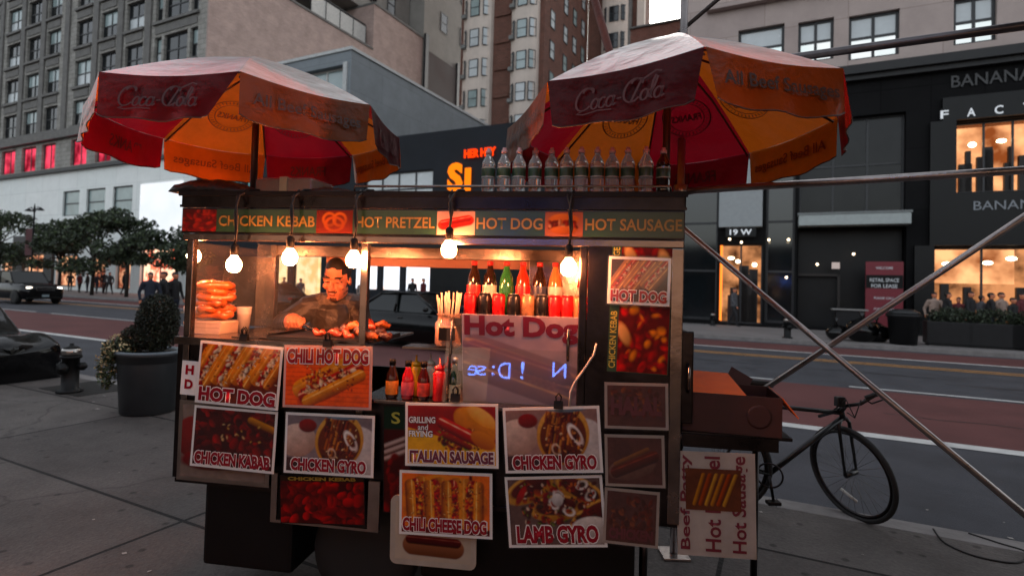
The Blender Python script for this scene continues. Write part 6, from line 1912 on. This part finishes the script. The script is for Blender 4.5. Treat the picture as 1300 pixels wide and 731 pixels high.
# lamp post with banner
p = onD(38, 380, 21.6); o = thing('street_lamp', 'twin-headed street lamp with a dark red banner at the far left', 'street lamp', (p.x, p.y, 0), YAW)
iron2 = M('black_lamp_iron', '#1a1b1d', .5, .4, .2)
mb = MB(iron2); mb.lathe([(.2, 0), (.2, .3), (.1, .5), (.07, 1), (.055, 6.4), (.09, 6.5), (.03, 6.9), (.005, 7)], 12); mb.build('post', o)
for s_ in (-1, 1):
    mb = MB(iron2); mb.tube([(0, 0, 6.2), (s_ * .5, 0, 6.7), (s_ * .9, 0, 6.6)], .03, 8); mb.lathe([(.02, .2), (.25, 0), (.27, -.05), (.05, -.06)], 14, c=(s_ * .9, 0, 6.45)); mb.build('lamp_head', o)
mb = MB(M('dark_red_banner', '#4a2024', .7, var=.3, scale=1)); mb.box(-1.15, -.15, -.015, .015, 2.9, 5.0); mb.use(iron2).tube([(0, 0, 5.05), (-1.2, 0, 5.05)], .02, 6); mb.build('banner', o)
# planter with clipped bush and flowers
p = ground(188, 522); o = thing('planter', 'big round grey-blue planter tub beside the cart', 'planter', (p.x, p.y, 0))
tub = M('grey_blue_fibreglass', '#25292c', .45, var=.2, scale=6)
mb = MB(tub); mb.lathe([(.27, 0), (.285, .02), (.325, .58), (.325, .6), (.335, .605), (.335, .66), (.345, .665), (.345, .70)], 32, cap=True); mb.build('tub', o)
mb = MB(M('planter_rim', '#66727a', .4, var=.1)); mb.lathe([(.28, .69), (.35, .69), (.352, .715), (.335, .725), (.285, .72), (.28, .69)], 32, cap=False); mb.build('rim', o)
mb = MB(M('dark_soil', '#1c1916', .95)); mb.lathe([(.003, .68), (.28, .68), (.28, .7), (.003, .702)], 24); mb.build('soil', o)
b0 = p + Vector((0, 0, .7))
o = thing('bush', 'dark clipped topiary bush growing in the round planter', 'bush', b0)
mb = MB(bark); mb.tube([(0, 0, 0), (.01, 0, .3)], .025, 8); mb.build('stem', o)
bx1 = M('boxwood_leaf', '#161d13', .6, var=.4, scale=9); bx2 = M('boxwood_tip', '#222c1b', .6, var=.4, scale=9)
mb = MB(bx1); mb.recalc = False
leaves_into(mb, (.07, 0, .36), (.23, .23, .33), 9000, .016, 7, [bx1, bx1, bx2], hollow=.55); leaves_into(mb, (.07, 0, .2), (.22, .22, .2), 3500, .016, 17, [bx1, bx2], hollow=.4); leaves_into(mb, (-.14, -.05, .16), (.17, .17, .16), 2600, .016, 8, [bx1, bx2], hollow=.4)
mb.build('leaves', o)
o = thing('flowering_plant', 'trailing plant with pale yellow flowers spilling over the left rim of the planter', 'plant', b0 + Vector((-.28, -.12, 0)))
mb = MB(leaf2); mb.recalc = False
fl_m = M('pale_flower', '#c4b48a', .6, var=.3); 
leaves_into(mb, (0, 0, .02), (.18, .17, .16), 900, .025, 9, [leaf2, leaf3, leaf1], hollow=.3); leaves_into(mb, (-.1, -.05, -.2), (.1, .1, .22), 500, .024, 10, [leaf2, leaf3], hollow=.3); mb.build('leaves', o)
mb = MB(fl_m); mb.recalc = False
leaves_into(mb, (0, 0, .06), (.19, .18, .16), 260, .022, 11, [fl_m], hollow=.6); leaves_into(mb, (-.11, -.06, -.14), (.11, .11, .22), 110, .02, 12, [fl_m], hollow=.5); mb.build('blossom', o)
# things on the far pavement at the right
p = onD(1085, 400, 22.3)
for i, (px, D, r_, lab) in enumerate(((1062, 22.3, .34, 'small black rubbish bag left of the larger one'), (1094, 22.2, .5, 'large shiny rubbish bag on the kerb across the street'), (1113, 22.4, .42, 'rubbish bag leaning against the black bin'))):
    p = onD(px, 400, D); mb = MB(bagm); rg = random.Random(i)
    mb.ball((0, 0, r_ * .72), (r_, r_, r_ * .8), 20)
    for v in mb.bm.verts:
        v.co *= 1 + .09 * math.sin(v.co.x * 9 + i) * math.cos(v.co.y * 8) + rg.uniform(-.03, .03); v.co.z = max(v.co.z, .0)
    mb.lathe([(.12 * r_, 0), (.06 * r_, .12), (.2 * r_, .3), (.02, .32)], 10, c=(0, 0, r_ * 1.42))
    o = tag(mb.build('bin_bag', loc=(p.x, p.y, 0)), lab, 'rubbish bag', 'rubbish bags on the far kerb')
p = onD(1147, 400, 22.0); o = thing('litter_bin', 'black round litter bin beside the rubbish bags', 'bin', (p.x, p.y, 0))
mb = MB(iron2); mb.lathe([(.38, 0), (.45, .9), (.5, .92), (.5, 1.0), (.42, 1.02)], 24); mb.build('drum', o)
mb = MB(M('bin_lid', '#202224', .4)); mb.lathe([(.46, 1.021), (.46, 1.06), (.3, 1.16), (.2, 1.17), (.19, 1.1)], 24); mb.build('lid', o)
p = onD(1078, 400, 24.6); o = thing('host_stand', 'dark stand with a pale top in front of the black doorway', 'stand', (p.x, p.y, 0), YAW)
mb = MB(iron2); mb.box(-.45, .45, -.2, .2, 0, 1.0, .02); mb.build('cabinet', o); mb = MB(M('stand_top', '#8a8886', .4)); mb.box(-.6, .6, -.3, .3, 1.0, 1.05, .01); mb.build('top', o)
p = onD(1122, 400, 26.9); o = thing('sign_board', 'tall dark red notice board with white lines of writing by the black doorway', 'sign board', (p.x, p.y, 0), YAW)
mb = MB(M('dark_red_board', '#6e1424', .5, var=.15)); mb.box(-.65, .65, -.04, .04, .15, 3.0, .01); mb.use(iron2).box(-.6, -.5, -.1, .1, 0, .15); mb.box(.5, .6, -.1, .1, 0, .15); mb.build('board', o)
for t_, z, wd_, ht_ in (('WELCOME', 2.74, .6, .1), ('RETAIL SPACE', 2.24, 1.0, .15), ('FOR LEASE', 2.0, .9, .15), ('PLEASE CALL', 1.5, .7, .09), ('FOR DETAILS', 1.05, .7, .09)):
    mb = MB(); sign_text(mb, letter_w, t_, 0, z, wd_, ht_, -.045, .01); mb.build('lettering', o)
mb = MB(black_plastic); mb.box(-.64, .64, -.0425, -.0405, 1.9, 2.45); mb.build('dark_strip', o)
for i, px in enumerate((1208, 1262, 1318)):
    p = onD(px, 400, 22.6); o = thing('planter_box', ['black planter box left in front of the shop crowd', 'black planter box in the middle in front of the shop crowd', 'black planter box at the right edge in front of the crowd'][i], 'planter', (p.x, p.y, 0), YAW, 'black planter boxes before the clothes shop')
    mb = MB(iron2); mb.box(-.72, .72, -.3, .3, .06, .8, .02); mb.use(black_rubber).box(-.65, .65, -.25, .25, 0, .06); mb.build('box', o)
    mb = MB(leaf1); mb.recalc = False; leaves_into(mb, (0, 0, .95), (.7, .3, .34), 1600, .05, 60 + i, [leaf1, leaf1, leaf2], hollow=.2); mb.build('foliage', o)

# ------------------------------------------------------------------ bicycle leaning by the scaffold
def bicycle():
    hub = Vector((2.462, 3.922, .325)); ya, le = -1.249, -.194; R_ = .325
    h = Vector((math.cos(ya), math.sin(ya), 0)); n = Vector((-math.sin(ya), math.cos(ya), 0)); up = Vector((0, 0, 1)) * math.cos(le) + n * math.sin(le)
    ax = h.cross(up).normalized()
    base = Vector((hub.x, hub.y, 0))
    o = thing('bicycle', 'black bicycle leaning behind the cart with its front wheel turned to the camera', 'bicycle', base)
    L = lambda v: Vector(v) - base
    blk = M('black_bike_paint', '#121214', .35, .2, .3, 9, coat=.3); spoke_m = M('spoke_steel', '#6a6866', .3, 1.)
    def whl(c, e1, e2, nm, q):
        mb = MB(black_rubber); mb.tube([L(c + (e1 * math.cos(2 * PI * k / 48) + e2 * math.sin(2 * PI * k / 48)) * R_) for k in range(48)], .018, 8, closed=True); w_ = mb.build('wheel', o)
        mb = MB(steel_dark); mb.tube([L(c + (e1 * math.cos(2 * PI * k / 48) + e2 * math.sin(2 * PI * k / 48)) * (R_ - .028)) for k in range(48)], .011, 6, closed=True); mb.build('rim', w_)
        a_ = e1.cross(e2).normalized()
        mb = MB(spoke_m)
        for k in range(28):
            t = 2 * PI * k / 28; d = e1 * math.cos(t) + e2 * math.sin(t); d2 = e1 * math.cos(t + .5) + e2 * math.sin(t + .5)
            mb.tube([L(c + d2 * .022 + a_ * (.03 if k % 2 else -.03)), L(c + d * (R_ - .03))], .0013, 4)
        mb.build('spokes', w_)
        mb = MB(blk); mb.tube([L(c - a_ * .05), L(c + a_ * .05)], .022, 10); mb.build('hub', w_)
        if q:
            mb = MB(M('spoke_reflector', '#b5b3ad', .3)); d = (e1 * -.55 - e2 * .1); mb.tube([L(c + e2 * -.15 - e1 * .1), L(c + e2 * -.2 + e1 * .02)], .01, 6); mb.build('reflector', w_)
    whl(hub, h, up, 'front', True)
    head_b = hub + up * .40; head_t = at(1068, 522, 3.86)
    fw = Vector((-.905, .425, 0))                      # towards the rear of the bike
    D_ = hub.dot(SN)
    bb = onD(977, 606, 4.38); rear = onD(916, 603, 4.36); rear.z = .33; bb.z = .30
    seat = onD(955, 500, 4.36); seat.z = .92; st_top = bb + (seat - bb) * .78
    mb = MB(blk)
    mb.tube([L(head_b), L(head_t)], .02, 10); mb.tube([L(head_t - (head_t - head_b) * .2), L(st_top)], .016, 10); mb.tube([L(head_b + (head_t - head_b) * .2), L(bb)], .019, 10); mb.tube([L(bb), L(seat)], .016, 10)
    for s in (-1, 1):
        of = ax * .0 + SN * .05 * s; mb.tube([L(bb + of * .5), L(rear + of)], .009, 8); mb.tube([L(st_top + of * .3), L(rear + of)], .008, 8)
    mb.build('frame', o)
    mb = MB(blk)
    for s in (-1, 1): mb.tube([L(head_b + ax * .02 * s), L(head_b + ax * .05 * s - up * .04), L(hub + ax * .055 * s)], [.014, .013, .009], 8)
    mb.build('fork', o)
    g1, g2 = at(1113, 500, 3.72), at(1040, 528, 4.1)
    mb = MB(blk); mb.tube([L(head_t), L(head_t + Vector((.01, -.03, .045)))], .016, 8); c_ = head_t + Vector((.01, -.03, .045))
    mb.tube([L(c_), L(c_ * .5 + g1 * .5 + Vector((0, 0, -.025))), L(g1)], .0125, 10); mb.tube([L(c_), L(c_ * .5 + g2 * .5 + Vector((0, 0, -.01))), L(g2)], .0125, 10); mb.build('handlebar', o)
    mb = MB(black_rubber); mb.tube([L(g1), L(g1 * .65 + c_ * .35)], .017, 10); mb.build('grip', o)
    mb = MB(steel_dark); mb.tube([L(g1 * .6 + c_ * .4), L(g1 * .7 + c_ * .3 + Vector((.02, -.02, -.035))), L(g1 + Vector((.05, -.01, -.03)))], .006, 6); mb.build('brake_lever', o)
    for s in (-1, 1):
        mb = MB(black_rubber); mb.tube([L(c_ * .5 + (g1 if s > 0 else g2) * .5), L(c_ + Vector((.05 * s, -.09, .06))), L(c_ + Vector((.01, -.09, -.06))), L(head_b + Vector((.01, -.03, .05)))], .004, 6); mb.build('brake_cable', o)
    mb = MB(blk); mb.box(-.03, .03, -.025, .025, -.02, .05, .01, X=Matrix.Translation(L(head_t + Vector((-.03, -.03, .06))))); mb.build('bell', o)
    whl(rear, -fw, Vector((0, 0, 1)), 'rear', False)
    mb = MB(steel_dark); mb.tube([L(bb + (-fw * math.cos(2 * PI * k / 28) + Vector((0, 0, 1)) * math.sin(2 * PI * k / 28)) * .085 - SN * .05) for k in range(28)], .007, 6, closed=True)
    mb.tube([L(bb - SN * .06), L(bb - SN * .07 + Vector((.03, 0, -.165)))], .011, 8); mb.box(-.045, .045, -.03, .03, -.012, .012, .004, X=Matrix.Translation(L(bb - SN * .11 + Vector((.03, 0, -.17))))); mb.build('crank', o)
    mb = MB(black_rubber); mb.prism([(-.13, -.06), (-.11, .06), (.0, .03), (.14, .012), (.14, -.012), (.0, -.03)], 'z', 0, .04, True); mb.X = Matrix()
    for v in mb.bm.verts: v.co = Matrix.Rotation(YAW, 3, 'Z') @ v.co + L(seat)
    mb.build('saddle', o)
bicycle()
# cable lying on the pavement at the right
cpts = [ground(x, y) + Vector((0, 0, .006)) for x, y in ((1185, 672), (1200, 690), (1240, 707), (1290, 715), (1304, 702), (1268, 690), (1225, 676))]
pts = []
for i in range(len(cpts) - 1):
    p0, p1, p2, p3 = cpts[max(i - 1, 0)], cpts[i], cpts[i + 1], cpts[min(i + 2, len(cpts) - 1)]
    for k in range(6):
        t = k / 6; pts.append(.5 * ((2 * p1) + (p2 - p0) * t + (2 * p0 - 5 * p1 + 4 * p2 - p3) * t * t + (3 * p1 - p0 - 3 * p2 + p3) * t ** 3))
tag(MB(rope).tube(pts, .006, 6).build('cable'), 'thin black cable lying in loops on the pavement at the lower right', 'cable')

# ------------------------------------------------------------------ the near side of the street, behind and above the camera
ply = M('weathered_plywood', '#5a4a3e', .85, var=.3, scale=2)
o = thing('shading_deck', 'unseen plywood deck added above the pavement to darken its right side', 'shading deck', (0, 0, 0), YAW)  # out-of-view deck, added and sized to darken the pavement at right
mb = MB(ply); mb.box(1.1, 16, -3, 3.6, 3.3, 3.36); mb.build('deck', o)
mb = MB(M('deck_beam', '#4a4644', .5, .6))
for a in (1.4, 4.2, 7): mb.box(a, a + .1, -3, 3.55, 3.18, 3.299)
mb.build('beam', o)
NB = building('dark brick shop building on the near side of the street behind the camera', name='shop_building')
mb = MB(Mbrick('near_brick', '#4a3c37', '#40332f', '#4d443f', .42, .14, .015, .9, .3))
hs_ = [(a, a + 2.2, 4.3, 6) for a in range(-40, 30, 4)] + [(a, a + 5, .5, 3.4) for a in range(-40, 30, 7)]
mb.wall(-60, 40, 0, 6.6, hs_, -7.4, -7); mb.box(-60, 40, -14, -7.8, 0, 6.6); mb.build('wall', NB)
near_lit = Memit('unseen_shop_glow', '#ffd4b4', 1.25, '#a8683f', .5)  # unseen shop windows, lit to brighten the cart's front
for h in hs_:
    m2 = MB(frame_dark); m2.wall(h[0], h[1], h[2], h[3], [(h[0] + .1, h[1] - .1, h[2] + .1, h[3] - .1)], -7.3, -7.2); m2.use(near_lit if h[3] < 4 and -10 < h[0] < 12 else glass_dark).quad((h[0], -7.3, h[2]), (h[1], -7.3, h[2]), (h[1], -7.3, h[3]), (h[0], -7.3, h[3])); m2.build('window', NB)
# a blue neon sign in its window, seen mirrored in the plastic pane of the cart
neon = Memit('blue_neon', '#5a86ff', 24)
def mirrored(px, py):
    u, wz = onV(px, py, .02); P_ = K(u, .02, wz); d = (P_ - CAM).normalized(); nv = (CV * .4 - Vector((0, 0, .065))).normalized(); d = d - nv * (2 * d.dot(nv))
    t = (-6.85 - P_.dot(SN)) / d.dot(SN); return P_ + d * t
o = thing('neon_sign', 'blue neon lettering reflected in the pane over the big Hot Dog sheet', 'neon sign', (0, 0, 0), YAW)
mb = MB(neon)
for body, px, wd_, ht_ in (('N', 710, .3, .3), ('!', 663, .07, .36), ('D', 640, .26, .34), (':', 626, .06, .2), ('s', 611, .2, .2), ('e', 600, .2, .22)):
    q = mirrored(px, 470)
    X = Matrix.Translation((q.dot(SA), -6.85, q.z)) @ Matrix.Rotation(PI, 4, 'Z') @ UPRIGHT
    mesh_into(mb, text_mesh(body, wd_, ht_, -.01, thick=.01), X)
mb.build('lettering', o)

# scraps of litter and grit on the pavement
mb = MB(M('litter_paper', '#a8a29c', .7, var=.3)); rg = random.Random(11)
for i in range(70):
    a_, D_ = rg.uniform(-9, 3.4), rg.choice([rg.uniform(1.2, 4.5), rg.uniform(3.6, 4.5), rg.uniform(4.9, 5.6)])
    p = S(a_, D_, .003 if D_ < 4.6 else ZR + .003); s_ = rg.choice([.006, .008, .012, .02]); t_ = rg.uniform(0, 3)
    mb.quad(*[p + Vector((s_ * math.cos(t_ + k * PI / 2) * (1.6 if k % 2 else 1), s_ * math.sin(t_ + k * PI / 2), rg.uniform(0, .006))) for k in range(4)])
tag(mb.build('litter'), 'scattered scraps of paper and grit on the pavement and gutter', 'litter', kind='stuff')
